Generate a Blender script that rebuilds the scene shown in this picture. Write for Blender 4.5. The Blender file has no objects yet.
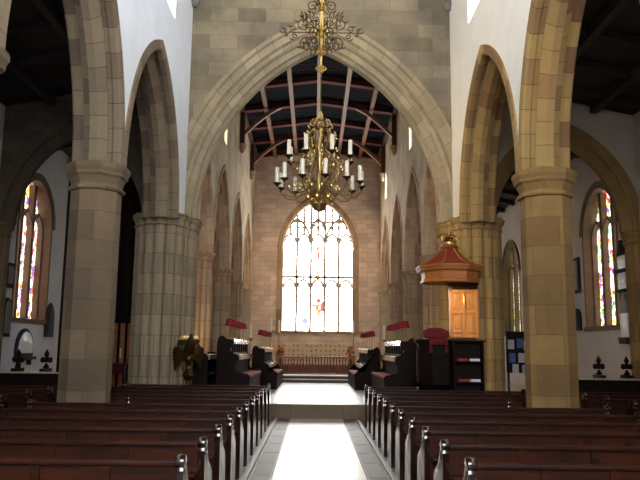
import bpy, bmesh, math, random
from mathutils import Vector, Matrix
random.seed(7)
PI = math.pi
COL = bpy.context.scene.collection
SC = bpy.context.scene

# ------------------------------------------------------------------ materials
def srgb(r, g, b):
    f = lambda c: (c/255/12.92) if c/255 <= .04045 else ((c/255+.055)/1.055)**2.4
    return (f(r), f(g), f(b), 1)

def newmat(name):
    m = bpy.data.materials.new(name); m.use_nodes = True
    nt = m.node_tree; nt.nodes.clear()
    out = nt.nodes.new('ShaderNodeOutputMaterial'); b = nt.nodes.new('ShaderNodeBsdfPrincipled')
    nt.links.new(b.outputs[0], out.inputs[0])
    return m, nt, b, out

def N(nt, t, **kw):
    n = nt.nodes.new('ShaderNode'+t)
    for k, v in kw.items():
        if k in n.inputs: n.inputs[k].default_value = v
        else: setattr(n, k, v)
    return n

def mix(nt, a, b, fac, mode='MIX'):
    m = N(nt, 'Mix', data_type='RGBA', blend_type=mode)
    for sock, v in ((m.inputs['Factor'], fac), (m.inputs['A'], a), (m.inputs['B'], b)):
        pass
    ins = [i for i in m.inputs if i.type == 'RGBA']
    fa = m.inputs[0]
    for sock, v in ((fa, fac), (ins[0], a), (ins[1], b)):
        if hasattr(v, 'is_linked') or hasattr(v, 'links'): nt.links.new(v, sock)
        else: sock.default_value = v
    return [o for o in m.outputs if o.type == 'RGBA'][0]

def stone(name, c1, c2, cm, bw=.6, bh=.3, rough=.9, mort=.008, stain=.35, off=.5, bump=.35, patch=.4):
    m, nt, b, out = newmat(name)
    uv = N(nt, 'TexCoord').outputs['UV']
    br = N(nt, 'TexBrick'); br.offset = off
    nt.links.new(uv, br.inputs['Vector'])
    br.inputs['Scale'].default_value = 1; br.inputs['Brick Width'].default_value = bw; br.inputs['Row Height'].default_value = bh
    br.inputs['Mortar Size'].default_value = mort; br.inputs['Mortar Smooth'].default_value = .3
    br.inputs['Color1'].default_value = srgb(*c1); br.inputs['Color2'].default_value = srgb(*c2); br.inputs['Mortar'].default_value = srgb(*cm)
    n1 = N(nt, 'TexNoise'); n1.inputs['Scale'].default_value = 1.3; n1.inputs['Detail'].default_value = 5
    n2 = N(nt, 'TexNoise'); n2.inputs['Scale'].default_value = 14; n2.inputs['Detail'].default_value = 4
    oc = N(nt, 'TexCoord').outputs['Object']
    nt.links.new(oc, n1.inputs['Vector']); nt.links.new(oc, n2.inputs['Vector'])
    r1 = N(nt, 'ValToRGB'); r1.color_ramp.elements[0].position = .3; r1.color_ramp.elements[1].position = .7
    r1.color_ramp.elements[0].color = (.72, .70, .68, 1); r1.color_ramp.elements[1].color = (1.12, 1.1, 1.05, 1)
    nt.links.new(n1.outputs['Fac'], r1.inputs[0])
    r2 = N(nt, 'ValToRGB'); r2.color_ramp.elements[0].color = (.8, .8, .8, 1); r2.color_ramp.elements[1].color = (1.15, 1.15, 1.15, 1)
    nt.links.new(n2.outputs['Fac'], r2.inputs[0])
    c = mix(nt, br.outputs['Color'], r1.outputs[0], stain*2 if stain < .5 else 1.0, 'MULTIPLY')
    c = mix(nt, c, r2.outputs[0], .6, 'MULTIPLY')
    n3 = N(nt, 'TexNoise'); n3.inputs['Scale'].default_value = .55; n3.inputs['Detail'].default_value = 7; n3.inputs['Roughness'].default_value = .65
    nt.links.new(oc, n3.inputs['Vector'])
    r3 = N(nt, 'ValToRGB'); e = r3.color_ramp.elements; e[0].position = .36; e[1].position = .64
    e[0].color = (.80, .80, .84, 1); e[1].color = (1.2, 1.14, 1.0, 1); nt.links.new(n3.outputs['Fac'], r3.inputs[0])
    c = mix(nt, c, r3.outputs[0], patch, 'MULTIPLY')
    nt.links.new(c, b.inputs['Base Color']); b.inputs['Roughness'].default_value = rough
    bp = N(nt, 'Bump'); bp.inputs['Strength'].default_value = bump; bp.inputs['Distance'].default_value = .02
    ml = N(nt, 'Math', operation='MULTIPLY_ADD'); ml.inputs[1].default_value = -.8
    nt.links.new(br.outputs['Fac'], ml.inputs[0]); nt.links.new(n2.outputs['Fac'], ml.inputs[2])
    nt.links.new(ml.outputs[0], bp.inputs['Height']); nt.links.new(bp.outputs[0], b.inputs['Normal'])
    return m

def plain(name, c, rough=.6, metal=0, var=.15, nscale=6, spec=.5, coat=0):
    m, nt, b, out = newmat(name)
    n = N(nt, 'TexNoise'); n.inputs['Scale'].default_value = nscale; n.inputs['Detail'].default_value = 4
    nt.links.new(N(nt, 'TexCoord').outputs['Object'], n.inputs['Vector'])
    r = N(nt, 'ValToRGB'); r.color_ramp.elements[0].position = .3; r.color_ramp.elements[1].position = .7
    base = srgb(*c)
    r.color_ramp.elements[0].color = tuple(x*(1-var) for x in base[:3])+(1,)
    r.color_ramp.elements[1].color = tuple(min(1, x*(1+var)) for x in base[:3])+(1,)
    nt.links.new(n.outputs['Fac'], r.inputs[0]); nt.links.new(r.outputs[0], b.inputs['Base Color'])
    b.inputs['Roughness'].default_value = rough; b.inputs['Metallic'].default_value = metal
    b.inputs['Specular IOR Level'].default_value = spec; b.inputs['Coat Weight'].default_value = coat
    return m

def wood(name, c, c2, rough=.35, spec=.5, coat=0, sc=1, direction='X'):
    m, nt, b, out = newmat(name)
    tc = N(nt, 'TexCoord').outputs['Object']
    mp = N(nt, 'Mapping'); s = {'X': (1.2, 14, 14), 'Y': (14, 1.2, 14), 'Z': (14, 14, 1.2)}[direction]
    mp.inputs['Scale'].default_value = tuple(v*sc for v in s); nt.links.new(tc, mp.inputs['Vector'])
    n = N(nt, 'TexNoise'); n.inputs['Scale'].default_value = 1.5; n.inputs['Detail'].default_value = 6; n.inputs['Distortion'].default_value = .6
    nt.links.new(mp.outputs[0], n.inputs['Vector'])
    r = N(nt, 'ValToRGB'); r.color_ramp.elements[0].position = .35; r.color_ramp.elements[1].position = .68
    r.color_ramp.elements[0].color = srgb(*c); r.color_ramp.elements[1].color = srgb(*c2)
    nt.links.new(n.outputs['Fac'], r.inputs[0]); nt.links.new(r.outputs[0], b.inputs['Base Color'])
    b.inputs['Roughness'].default_value = rough; b.inputs['Specular IOR Level'].default_value = spec; b.inputs['Coat Weight'].default_value = coat
    b.inputs['Coat Roughness'].default_value = .12
    return m

def emit(name, c, s):
    m = bpy.data.materials.new(name); m.use_nodes = True; nt = m.node_tree; nt.nodes.clear()
    out = N(nt, 'OutputMaterial'); e = N(nt, 'Emission'); e.inputs[0].default_value = srgb(*c); e.inputs[1].default_value = s
    nt.links.new(e.outputs[0], out.inputs[0]); return m

def stained(name, cells, strength, scale=4.5, lead=.04, white=.45, tint=(255, 252, 240)):
    """daylight through a leaded pane: cells of coloured glass between dark leads"""
    m = bpy.data.materials.new(name); m.use_nodes = True; nt = m.node_tree; nt.nodes.clear()
    out = N(nt, 'OutputMaterial'); e = N(nt, 'Emission')
    tc = N(nt, 'TexCoord').outputs['UV']
    v = N(nt, 'TexVoronoi'); v.inputs['Scale'].default_value = scale; v.feature = 'F1'
    v2 = N(nt, 'TexVoronoi'); v2.inputs['Scale'].default_value = scale; v2.feature = 'DISTANCE_TO_EDGE'
    nt.links.new(tc, v.inputs['Vector']); nt.links.new(tc, v2.inputs['Vector'])
    sep = N(nt, 'SeparateColor'); nt.links.new(v.outputs['Color'], sep.inputs[0])
    r = N(nt, 'ValToRGB'); r.color_ramp.interpolation = 'CONSTANT'
    els = r.color_ramp.elements
    els[0].position = 0; els[0].color = srgb(*tint); els[1].position = white; els[1].color = srgb(*cells[0])
    k = len(cells)
    for i, cc in enumerate(cells[1:], 1):
        q = els.new(white+(1-white)*i/k); q.color = srgb(*cc)
    nt.links.new(sep.outputs[0], r.inputs[0])
    le = N(nt, 'Math', operation='GREATER_THAN'); le.inputs[1].default_value = lead
    nt.links.new(v2.outputs['Distance'], le.inputs[0])
    c = mix(nt, srgb(25, 22, 20), r.outputs[0], le.outputs[0])
    nt.links.new(c, e.inputs[0]); e.inputs[1].default_value = strength
    nt.links.new(e.outputs[0], out.inputs[0]); return m

M = {}
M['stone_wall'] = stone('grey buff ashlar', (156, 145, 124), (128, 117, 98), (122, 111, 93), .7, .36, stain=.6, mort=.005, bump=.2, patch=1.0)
M['stone_left'] = stone('grey brown sandstone', (120, 102, 78), (95, 80, 60), (84, 71, 55), .9, .46, mort=.006, patch=.8)  # left stones greyer, right ones golden; side light partly put into the tints
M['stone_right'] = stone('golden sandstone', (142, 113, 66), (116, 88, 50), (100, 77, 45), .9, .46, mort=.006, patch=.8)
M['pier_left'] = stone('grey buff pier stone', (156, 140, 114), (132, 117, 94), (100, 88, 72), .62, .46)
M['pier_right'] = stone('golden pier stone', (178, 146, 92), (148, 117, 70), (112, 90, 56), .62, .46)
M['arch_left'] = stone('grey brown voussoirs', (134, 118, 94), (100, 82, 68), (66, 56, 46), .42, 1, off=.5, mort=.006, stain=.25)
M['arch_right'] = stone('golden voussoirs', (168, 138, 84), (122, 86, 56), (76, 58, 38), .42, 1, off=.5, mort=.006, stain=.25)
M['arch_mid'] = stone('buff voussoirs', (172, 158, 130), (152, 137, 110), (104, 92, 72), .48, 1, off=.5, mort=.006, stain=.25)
M['stone_chancel'] = stone('pinkish stone', (230, 210, 192), (208, 184, 164), (182, 160, 142), .5, .24)
M['stone_chancel_pier'] = stone('pinkish buff sandstone', (182, 158, 128), (156, 128, 102), (124, 102, 82), .6, .5)
M['arch_chancel'] = stone('pinkish voussoirs', (188, 162, 130), (150, 118, 94), (116, 92, 74), .45, 1, off=.5, mort=.006, stain=.25)
M['plaster_left'] = plain('cool white plaster', (236, 240, 246), .95, var=.04, nscale=1.5)  # bluish here, cream opposite: cool and warm light put into the plaster tints
M['plaster_right'] = plain('cream white plaster', (240, 236, 226), .95, var=.04, nscale=1.5)
M['plaster_aisle'] = plain('aisle plaster', (204, 206, 208), .95, var=.06, nscale=1.5)
M['stone_aisle_left'] = stone('sooty aisle rubble', (92, 79, 63), (72, 61, 50), (52, 45, 37), .5, .26)  # stone darkened so its colour carries the shade of the unlit left aisle
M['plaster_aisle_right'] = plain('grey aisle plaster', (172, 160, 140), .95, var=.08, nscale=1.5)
M['plaster_outer_right'] = plain('pinkish aisle plaster', (184, 172, 162), .95, var=.06, nscale=1.5)
M['plaster_chancel'] = plain('weathered chancel plaster', (182, 166, 140), .95, var=.28, nscale=1.1)
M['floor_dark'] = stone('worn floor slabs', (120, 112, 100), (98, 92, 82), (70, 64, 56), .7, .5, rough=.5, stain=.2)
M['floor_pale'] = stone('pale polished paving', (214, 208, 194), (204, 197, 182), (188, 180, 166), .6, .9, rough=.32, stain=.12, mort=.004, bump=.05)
M['kerb'] = plain('pale kerb stone', (150, 142, 126), .5)
M['riser'] = stone('brown step riser', (116, 94, 70), (100, 80, 60), (80, 66, 50), 1.2, .5, rough=.6)
M['pew'] = wood('dark varnished pew oak', (33, 14, 7), (62, 27, 12), .5, spec=.12)
M['pew_end'] = wood('dark varnished bench end', (28, 14, 8), (46, 24, 13), .2, spec=.6, coat=.8, direction='Z')
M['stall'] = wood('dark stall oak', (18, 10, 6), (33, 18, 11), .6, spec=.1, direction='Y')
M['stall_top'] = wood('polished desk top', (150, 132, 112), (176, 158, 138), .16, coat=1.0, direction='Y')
M['oak_gold'] = wood('honey oak panel', (176, 112, 44), (206, 142, 66), .45, direction='Z')
M['tester_red'] = wood('red brown tester timber', (128, 44, 26), (156, 62, 36), .45)
M['tester_oak'] = wood('carved oak tester cornice', (150, 86, 34), (182, 112, 50), .5)
M['gilt'] = plain('gilding', (196, 158, 84), .38, .85, .2, 20)
M['brass'] = plain('old brass', (172, 146, 94), .32, .95, .3, 12)
M['brass_dark'] = plain('dark tarnished brass', (84, 64, 34), .42, .9, .3, 12)
M['iron'] = plain('dark gilded iron', (88, 70, 44), .5, .7, .35, 15)
M['wax'] = plain('candle wax', (238, 228, 204), .5, 0, .05)
M['red_shade'] = plain('crimson shade cloth', (140, 20, 38), .8, 0, .15)
M['red_velvet'] = plain('crimson velvet', (84, 6, 18), .95, 0, .3, 20)
M['pink_cushion'] = plain('faded red cushion', (176, 92, 80), .9, 0, .15)
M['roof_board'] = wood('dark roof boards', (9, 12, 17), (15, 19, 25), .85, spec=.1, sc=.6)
M['beam_red'] = plain('red painted beam edge', (88, 16, 18), .85, 0, .2)
M['beam_wood'] = wood('brown roof beam', (64, 38, 27), (84, 52, 38), .6)
M['purlin'] = wood('tan roof purlin', (116, 78, 50), (140, 98, 66), .6, direction='Y')
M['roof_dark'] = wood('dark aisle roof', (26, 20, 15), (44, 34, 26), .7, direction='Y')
M['grate'] = plain('dark iron grating', (58, 56, 50), .5, .3)
M['marble'] = plain('white marble', (214, 212, 206), .4, 0, .06)
M['slate'] = plain('black slate', (22, 22, 24), .8, 0, .2)
M['grey_stone'] = plain('grey carved stone', (120, 118, 112), .7, 0, .1)
M['altar_gold'] = None
M['white_cloth'] = plain('white altar linen', (236, 232, 222), .9, 0, .03)
M['paper'] = plain('white paper', (226, 230, 236), .8, 0, .02)
M['book_red'] = plain('red book cloth', (150, 34, 30), .7)
M['book_blue'] = plain('blue paper', (96, 128, 190), .7)
M['orange'] = plain('orange blooms', (226, 130, 34), .7, 0, .4, 30)
M['leaf'] = plain('green leaves', (70, 84, 40), .7, 0, .3, 30)
M['tracery'] = plain('pale window stone', (176, 164, 148), .85, 0, .12)
M['tracery_dark'] = plain('brown window stone', (104, 84, 62), .85, 0, .15)

def altar_mat():
    m, nt, b, out = newmat('gold embroidered frontal')
    tc = N(nt, 'TexCoord').outputs['UV']
    v = N(nt, 'TexVoronoi'); v.inputs['Scale'].default_value = 5; v.inputs['Randomness'].default_value = .25
    nt.links.new(tc, v.inputs['Vector'])
    r = N(nt, 'ValToRGB'); r.color_ramp.elements[0].position = .22; r.color_ramp.elements[1].position = .3
    r.color_ramp.elements[0].color = srgb(206, 146, 88); r.color_ramp.elements[1].color = srgb(248, 218, 172)
    nt.links.new(v.outputs['Distance'], r.inputs[0]); nt.links.new(r.outputs[0], b.inputs['Base Color'])
    b.inputs['Roughness'].default_value = .6
    return m
M['altar_gold'] = altar_mat()

def grate_mat():
    m, nt, b, out = newmat('perforated iron grating')
    tc = N(nt, 'TexCoord').outputs['UV']
    ch = N(nt, 'TexChecker'); ch.inputs['Scale'].default_value = 34
    ch.inputs[1].default_value = srgb(122, 118, 108); ch.inputs[2].default_value = srgb(64, 62, 57)
    nt.links.new(tc, ch.inputs[0])
    nt.links.new(ch.outputs[0], b.inputs['Base Color']); b.inputs['Roughness'].default_value = .5; b.inputs['Metallic'].default_value = .2
    return m
M['grate'] = grate_mat()

EAST = 15.0
M['glass_east'] = stained('east glass', [(244, 246, 252), (252, 246, 236), (236, 240, 250), (250, 236, 226)], EAST, 3.0, .012, .5, (255, 253, 248))
M['glass_red'] = emit('red figure glass', (226, 120, 100), 1.1)
M['glass_blue'] = emit('blue figure glass', (170, 190, 240), 1.1)
M['glass_amber'] = emit('amber figure glass', (222, 170, 100), 1.0)
M['glass_left'] = stained('stained glass north', [(250, 214, 120), (240, 150, 60), (90, 90, 200), (160, 90, 150), (250, 240, 200), (210, 80, 60)], 2.6, 9.0, .045, .36)
M['glass_right'] = stained('stained glass south', [(250, 224, 150), (230, 60, 60), (120, 70, 190), (70, 150, 90), (250, 240, 210), (240, 190, 70)], 2.4, 9.0, .045, .36)
M['glass_right_figure'] = stained('stained glass red figure', [(226, 30, 50), (140, 60, 210), (200, 40, 120), (240, 90, 90)], 1.6, 8.0, .045, .08)
M['glass_far'] = stained('stained glass yellow', [(240, 220, 140), (200, 190, 120), (150, 160, 110), (250, 240, 200)], 1.7, 8.0, .045, .3)
M['glass_clear'] = emit('clear daylight glass', (236, 244, 255), 17.0)
M['glass_clear_south'] = emit('clear warm daylight glass', (255, 244, 226), 17.0)
M['glass_dim_right'] = emit('dim south daylight glass', (246, 240, 226), 1.8)
M['glass_dim'] = emit('dim daylight glass', (240, 240, 236), .5)

# ------------------------------------------------------------------ mesh builder
class MB:
    def __init__(s):
        s.bm = bmesh.new(); s.uv = s.bm.loops.layers.uv.new('UVMap'); s.done = set()
        s.keep = s.bm.faces.layers.int.new('keep')
    def v(s, p): return s.bm.verts.new(p)
    def f(s, vs, uvs=None):
        try: fc = s.bm.faces.new(vs)
        except ValueError: return None
        if uvs:
            for l, u in zip(fc.loops, uvs): l[s.uv].uv = u
            fc[s.keep] = 1
        return fc
    def poly(s, pts, uvs=None): return s.f([s.v(p) for p in pts], uvs)
    def box(s, lo, hi, rot=None, bev=0):
        x0, y0, z0 = lo; x1, y1, z1 = hi
        vs = [s.v(p) for p in ((x0,y0,z0),(x1,y0,z0),(x1,y1,z0),(x0,y1,z0),(x0,y0,z1),(x1,y0,z1),(x1,y1,z1),(x0,y1,z1))]
        fs = [s.f([vs[i] for i in q]) for q in ((0,3,2,1),(4,5,6,7),(0,1,5,4),(1,2,6,5),(2,3,7,6),(3,0,4,7))]
        if rot: bmesh.ops.transform(s.bm, matrix=rot, verts=vs)
        if bev:
            es = list({e for f in fs for e in f.edges})
            bmesh.ops.bevel(s.bm, geom=es, offset=bev, segments=2, affect='EDGES', profile=.6)
        return s
    def prism(s, pts, axis, a, b, bev=0):
        """extrude 2D outline along an axis. axis 'x': pts=(y,z); 'y': pts=(x,z); 'z': pts=(x,y)"""
        def P(p, t): return {'x': (t, p[0], p[1]), 'y': (p[0], t, p[1]), 'z': (p[0], p[1], t)}[axis]
        A = [s.v(P(p, a)) for p in pts]; B = [s.v(P(p, b)) for p in pts]; n = len(pts)
        fs = [s.f(A[::-1]), s.f(B)]
        for i in range(n): fs.append(s.f([A[i], A[(i+1) % n], B[(i+1) % n], B[i]]))
        if bev:
            es = [e for e in {e for f in fs[:2] if f for e in f.edges}]
            bmesh.ops.bevel(s.bm, geom=es, offset=bev, segments=2, affect='EDGES', profile=.6)
        return s
    def lathe(s, prof, n=16, c=(0, 0, 0), phase=0, cap=True):
        """prof: list of (r, z)"""
        rings = []
        for r, z in prof:
            rings.append([s.v((c[0]+r*math.cos(2*PI*k/n+phase), c[1]+r*math.sin(2*PI*k/n+phase), c[2]+z)) for k in range(n)])
        L = 0
        for i in range(len(prof)-1):
            d = math.hypot(prof[i+1][0]-prof[i][0], prof[i+1][1]-prof[i][1])
            for k in range(n):
                R = max(prof[i][0], prof[i+1][0]); u0 = 2*PI*R*k/n; u1 = 2*PI*R*(k+1)/n
                s.f([rings[i][k], rings[i][(k+1) % n], rings[i+1][(k+1) % n], rings[i+1][k]],
                    [(u0, c[2]+prof[i][1]), (u1, c[2]+prof[i][1]), (u1, c[2]+prof[i+1][1]), (u0, c[2]+prof[i+1][1])] if abs(prof[i][1]-prof[i+1][1]) > .02 else None)
        if cap:
            if prof[0][0] > 1e-4: s.f(rings[0][::-1])
            if prof[-1][0] > 1e-4: s.f(rings[-1])
        return s
    def tube(s, path, r, n=8, cap=True):
        path = [Vector(p) for p in path]
        rs = r if isinstance(r, (list, tuple)) else [r]*len(path)
        t0 = (path[1]-path[0]).normalized()
        nrm = t0.orthogonal().normalized(); rings = []; L = 0
        for i, p in enumerate(path):
            a = path[max(i-1, 0)]; b = path[min(i+1, len(path)-1)]
            t = (b-a).normalized() if (b-a).length > 1e-9 else t0
            nrm = (nrm-t*nrm.dot(t)).normalized(); bi = t.cross(nrm)
            rings.append([s.v(p+(nrm*math.cos(2*PI*k/n)+bi*math.sin(2*PI*k/n))*rs[i]) for k in range(n)])
        for i in range(len(path)-1):
            for k in range(n): s.f([rings[i][k], rings[i][(k+1) % n], rings[i+1][(k+1) % n], rings[i+1][k]])
        if cap: s.f(rings[0][::-1]); s.f(rings[-1])
        return s
    def ball(s, c, r, n=12, sq=(1, 1, 1)):
        m = n//2; prof = [(r*math.sin(PI*i/m), -r*math.cos(PI*i/m)) for i in range(m+1)]
        prof[0] = (1e-4, -r); prof[-1] = (1e-4, r)
        k = len(s.bm.verts); s.lathe(prof, n, (0, 0, 0))
        s.bm.verts.ensure_lookup_table(); vs = s.bm.verts[k:]
        for v in vs: v.co = Vector((v.co.x*sq[0]+c[0], v.co.y*sq[1]+c[1], v.co.z*sq[2]+c[2]))
        return s
    def xform(s, mat):
        bmesh.ops.transform(s.bm, matrix=mat, verts=s.bm.verts); return s
    def build(s, name, mat, parent=None, loc=(0, 0, 0), sharp=32, weld=True):
        bm = s.bm
        if weld: bmesh.ops.remove_doubles(bm, verts=bm.verts, dist=2e-4)
        bmesh.ops.recalc_face_normals(bm, faces=bm.faces)
        for fc in bm.faces:
            fc.smooth = True
            if not fc[s.keep]:
                n = fc.normal; ax = max(range(3), key=lambda i: abs(n[i]))
                for l in fc.loops:
                    p = l.vert.co
                    l[s.uv].uv = (p.y, p.z) if ax == 0 else ((p.x, p.z) if ax == 1 else (p.x, p.y))
        lim = math.radians(sharp)
        for e in bm.edges:
            if len(e.link_faces) != 2 or e.calc_face_angle(0) > lim: e.smooth = False
        me = bpy.data.meshes.new(name); bm.to_mesh(me); bm.free()
        me.materials.append(mat)
        o = bpy.data.objects.new(name, me); COL.objects.link(o); o.location = loc
        if parent: o.parent = parent
        return o

def tag(o, label=None, cat=None, group=None, kind=None):
    if label: o['label'] = label
    if cat: o['category'] = cat
    if group: o['group'] = group
    if kind: o['kind'] = kind
    return o
def empty(name, loc=(0, 0, 0), rz=0, label=None, cat=None, group=None, kind=None):
    o = bpy.data.objects.new(name, None); COL.objects.link(o); o.location = loc; o.rotation_euler = (0, 0, rz)
    o.empty_display_size = .2
    return tag(o, label, cat, group, kind)
KIDS = {}
def dup(root, loc=None, rz=None, label=None, group=None, cat=None):
    def rec(o, parent):
        c = o.copy(); COL.objects.link(c)
        if parent: c.parent = parent
        for ch in [x for x in bpy.data.objects if x.parent == o]: rec(ch, c)
        return c
    r = rec(root, None)
    if loc is not None: r.location = loc
    if rz is not None: r.rotation_euler = (0, 0, rz)
    return tag(r, label, cat, group)
def struct(o): return tag(o, kind='structure')

# ------------------------------------------------------------------ walls with arched openings, arch mouldings
def arch_R(hw, rise): return (hw*hw+rise*rise)/(2*hw)
def arch_z(op, t):
    c, hw, z0, zs, rise = op
    if rise <= 0: return zs
    R = arch_R(hw, rise); d = min(abs(t-c), hw)
    return zs+math.sqrt(max(0, R*R-(d+R-hw)**2))
def wall_mb(mb, axis, face, thick, t0, t1, zb, zt, ops=(), step=.25):
    ztf = zt if callable(zt) else (lambda t: zt)
    P = (lambda t, w, z: (w, t, z)) if axis == 'x' else (lambda t, w, z: (t, w, z))
    w0, w1 = face, face+thick
    bks = sorted({t0, t1} | {max(t0, min(t1, o[0]+s*o[1])) for o in ops for s in (-1, 1)} | {o[0] for o in ops if t0 < o[0] < t1})
    segs = []
    for a, b in zip(bks[:-1], bks[1:]):
        if b-a < 1e-6: continue
        mid = (a+b)/2; cov = [o for o in ops if abs(mid-o[0]) < o[1]]
        cov.sort(key=lambda o: o[2])
        n = max(1, int((b-a)/step)) if not cov else max(10, int((b-a)/.12))
        ts = []
        for i in range(n+1):
            u = i/n
            if cov:   # cluster samples at the springing where the curve is steep
                o = cov[0]; u = (1-math.cos(u*PI/2)) if mid < o[0] else math.sin(u*PI/2)
            ts.append(a+(b-a)*u)
        segs.append((ts, cov))
    def ints(t, cov):
        r = []; z = zb
        for o in cov:
            if o[2] > z+1e-6: r.append((z, o[2]))
            z = arch_z(o, t)
        r.append((z, ztf(t))); return r
    for ts, cov in segs:
        I = [ints(t, cov) for t in ts]
        for k in range(len(I[0])):
            for i in range(len(ts)-1):
                a, b = ts[i], ts[i+1]; (a0, a1), (b0, b1) = I[i][k], I[i+1][k]
                for w in (w0, w1):
                    mb.poly([P(a, w, a0), P(b, w, b0), P(b, w, b1), P(a, w, a1)])
                mb.poly([P(a, w0, a0), P(b, w0, b0), P(b, w1, b0), P(a, w1, a0)])
                mb.poly([P(a, w0, a1), P(b, w0, b1), P(b, w1, b1), P(a, w1, a1)])
    def jamb(t, z0, z1):
        if z1-z0 > 1e-5: mb.poly([P(t, w0, z0), P(t, w1, z0), P(t, w1, z1), P(t, w0, z1)])
    for o in ops:
        for s in (-1, 1):
            t = o[0]+s*o[1]
            if t0 < t < t1 and not any(q is not o and abs(abs(q[0]-t)-q[1]) < 1e-3 and q[2] <= o[2] and q[3] >= o[3]-.01 for q in ops): jamb(t, max(zb, o[2]), o[3])
    jamb(t0, zb, ztf(t0)); jamb(t1, zb, ztf(t1))
    return mb
def wall(name, axis, face, thick, t0, t1, zb, zt, ops, mat):
    return struct(wall_mb(MB(), axis, face, thick, t0, t1, zb, zt, ops).build(name, mat))

def arch_mb(mb, axis, face, sgn, c, hw, zs, rise, prof, n=28, clip=None):
    """prof: closed-ish list of (inward distance from the extrados, depth from the face); swept over a pointed arch"""
    R = arch_R(hw, rise)
    P = (lambda t, w, z: (w, t, z)) if axis == 'x' else (lambda t, w, z: (t, w, z))
    cum = [0]
    for a, b in zip(prof[:-1], prof[1:]): cum.append(cum[-1]+math.hypot(a[0]-b[0], a[1]-b[1]))
    rows = []
    for k in range(-n, n+1):
        u = 1-abs(k)/n; s = -1 if k < 0 else 1; row = []
        for q, (d, w) in enumerate(prof):
            r = R-d; th = math.acos(max(-1, min(1, (R-hw)/r)))*u
            row.append((P(c+s*(r*math.cos(th)-(R-hw)), face+sgn*w, zs+r*math.sin(th)), R*(math.acos((R-hw)/R)*u), cum[q]))
        rows.append(row)
    V = [[mb.v(p[0]) for p in row] for row in rows]
    order = lambda j: math.floor((prof[j][0]+prof[j+1][0])*.5/.21)+.5+(7 if (prof[j][1]+prof[j+1][1])*.5 > .4 else 0)
    for i in range(len(V)-1):
        for j in range(len(prof)-1):
            mb.f([V[i][j], V[i+1][j], V[i+1][j+1], V[i][j+1]],
                 [(rows[a][b][1], order(j)) for a, b in ((i, j), (i+1, j), (i+1, j+1), (i, j+1))])
    return mb

def both(prof, thick):  # mirror a half profile about the middle of the wall
    return prof+[(d, thick-w) for d, w in reversed(prof)]
def roll(c, r, a0, a1, n=5):
    return [(c[0]+r*math.cos(a0+(a1-a0)*i/n), c[1]+r*math.sin(a0+(a1-a0)*i/n)) for i in range(n+1)]

ARC = [(0, .05), (0, -.035), (.17, -.035), (.205, .0), (.205, .09), (.175, .12), (.175, .17), (.215, .19), (.235, .17), (.255, .17), (.37, .30), (.37, .36)]
CH0 = [(-.02, .06), (-.02, -.05), (.07, -.05), (.10, .0)]+[(.10, .03), (.26, .03)]+[(.28, .10), (.30, .12)]+roll((.35, .13), .05, -PI, 0, 5)+[(.42, .15), (.42, .22), (.56, .22), (.58, .30), (.60, .31)]+roll((.625, .36), .035, -PI*.8, 0, 4)+[(.66, .46)]

CH = [(d*1.07 if d > 0 else d, w) for d, w in CH0]

# ------------------------------------------------------------------ room shell: floors
NX, CX = 3.25, 3.1         # nave and chancel wall faces
AX = 7.75                  # outer wall face
struct(MB().box((-8.6, -7, -.25), (8.6, 34.5, 0)).build('floor', M['floor_dark']))
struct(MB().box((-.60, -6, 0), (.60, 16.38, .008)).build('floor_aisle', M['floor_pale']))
for s, nm in ((-1, 'left'), (1, 'right')):
    a, b = sorted((s*.60, s*.86))
    g = MB().box((a, -5, 0), (b, 16.2, .012)).build('floor_grating', M['grate'])
    fr = MB()
    for q in range(21): fr.box((a, -4.9+q*1.0, .012), (b, -4.875+q*1.0, .016))
    fr.box((a-.012, -5, 0), (a+.012, 16.2, .018)); fr.box((b-.012, -5, 0), (b+.012, 16.2, .018))
    fr.build('grating_frame', M['kerb'], g)
    tag(g, 'dark iron floor grating along the %s edge of the pale centre aisle' % nm, 'floor grating', None, None)
    a, b = sorted((s*.875, s*.94))
    struct(MB().box((a, -5, 0), (b, 16.2, .05), bev=.01).build('trim_1' if s < 0 else 'trim_2', M['kerb']))
# chancel platform and steps
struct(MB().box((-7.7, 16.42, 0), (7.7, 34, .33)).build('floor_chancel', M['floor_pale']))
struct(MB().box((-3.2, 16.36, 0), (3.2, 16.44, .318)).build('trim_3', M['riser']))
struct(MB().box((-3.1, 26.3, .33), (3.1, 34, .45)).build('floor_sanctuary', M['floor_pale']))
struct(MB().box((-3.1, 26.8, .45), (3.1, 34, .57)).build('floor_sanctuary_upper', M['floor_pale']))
struct(MB().box((-3.1, 26.27, .33), (3.1, 26.31, .425)).build('trim_4', M['riser']))
struct(MB().box((-3.1, 26.77, .45), (3.1, 26.81, .545)).build('trim_5', M['riser']))
struct(MB().box((-2.2, 29.6, .57), (2.2, 34, .86)).build('floor_altar_dais', M['riser']))

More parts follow.
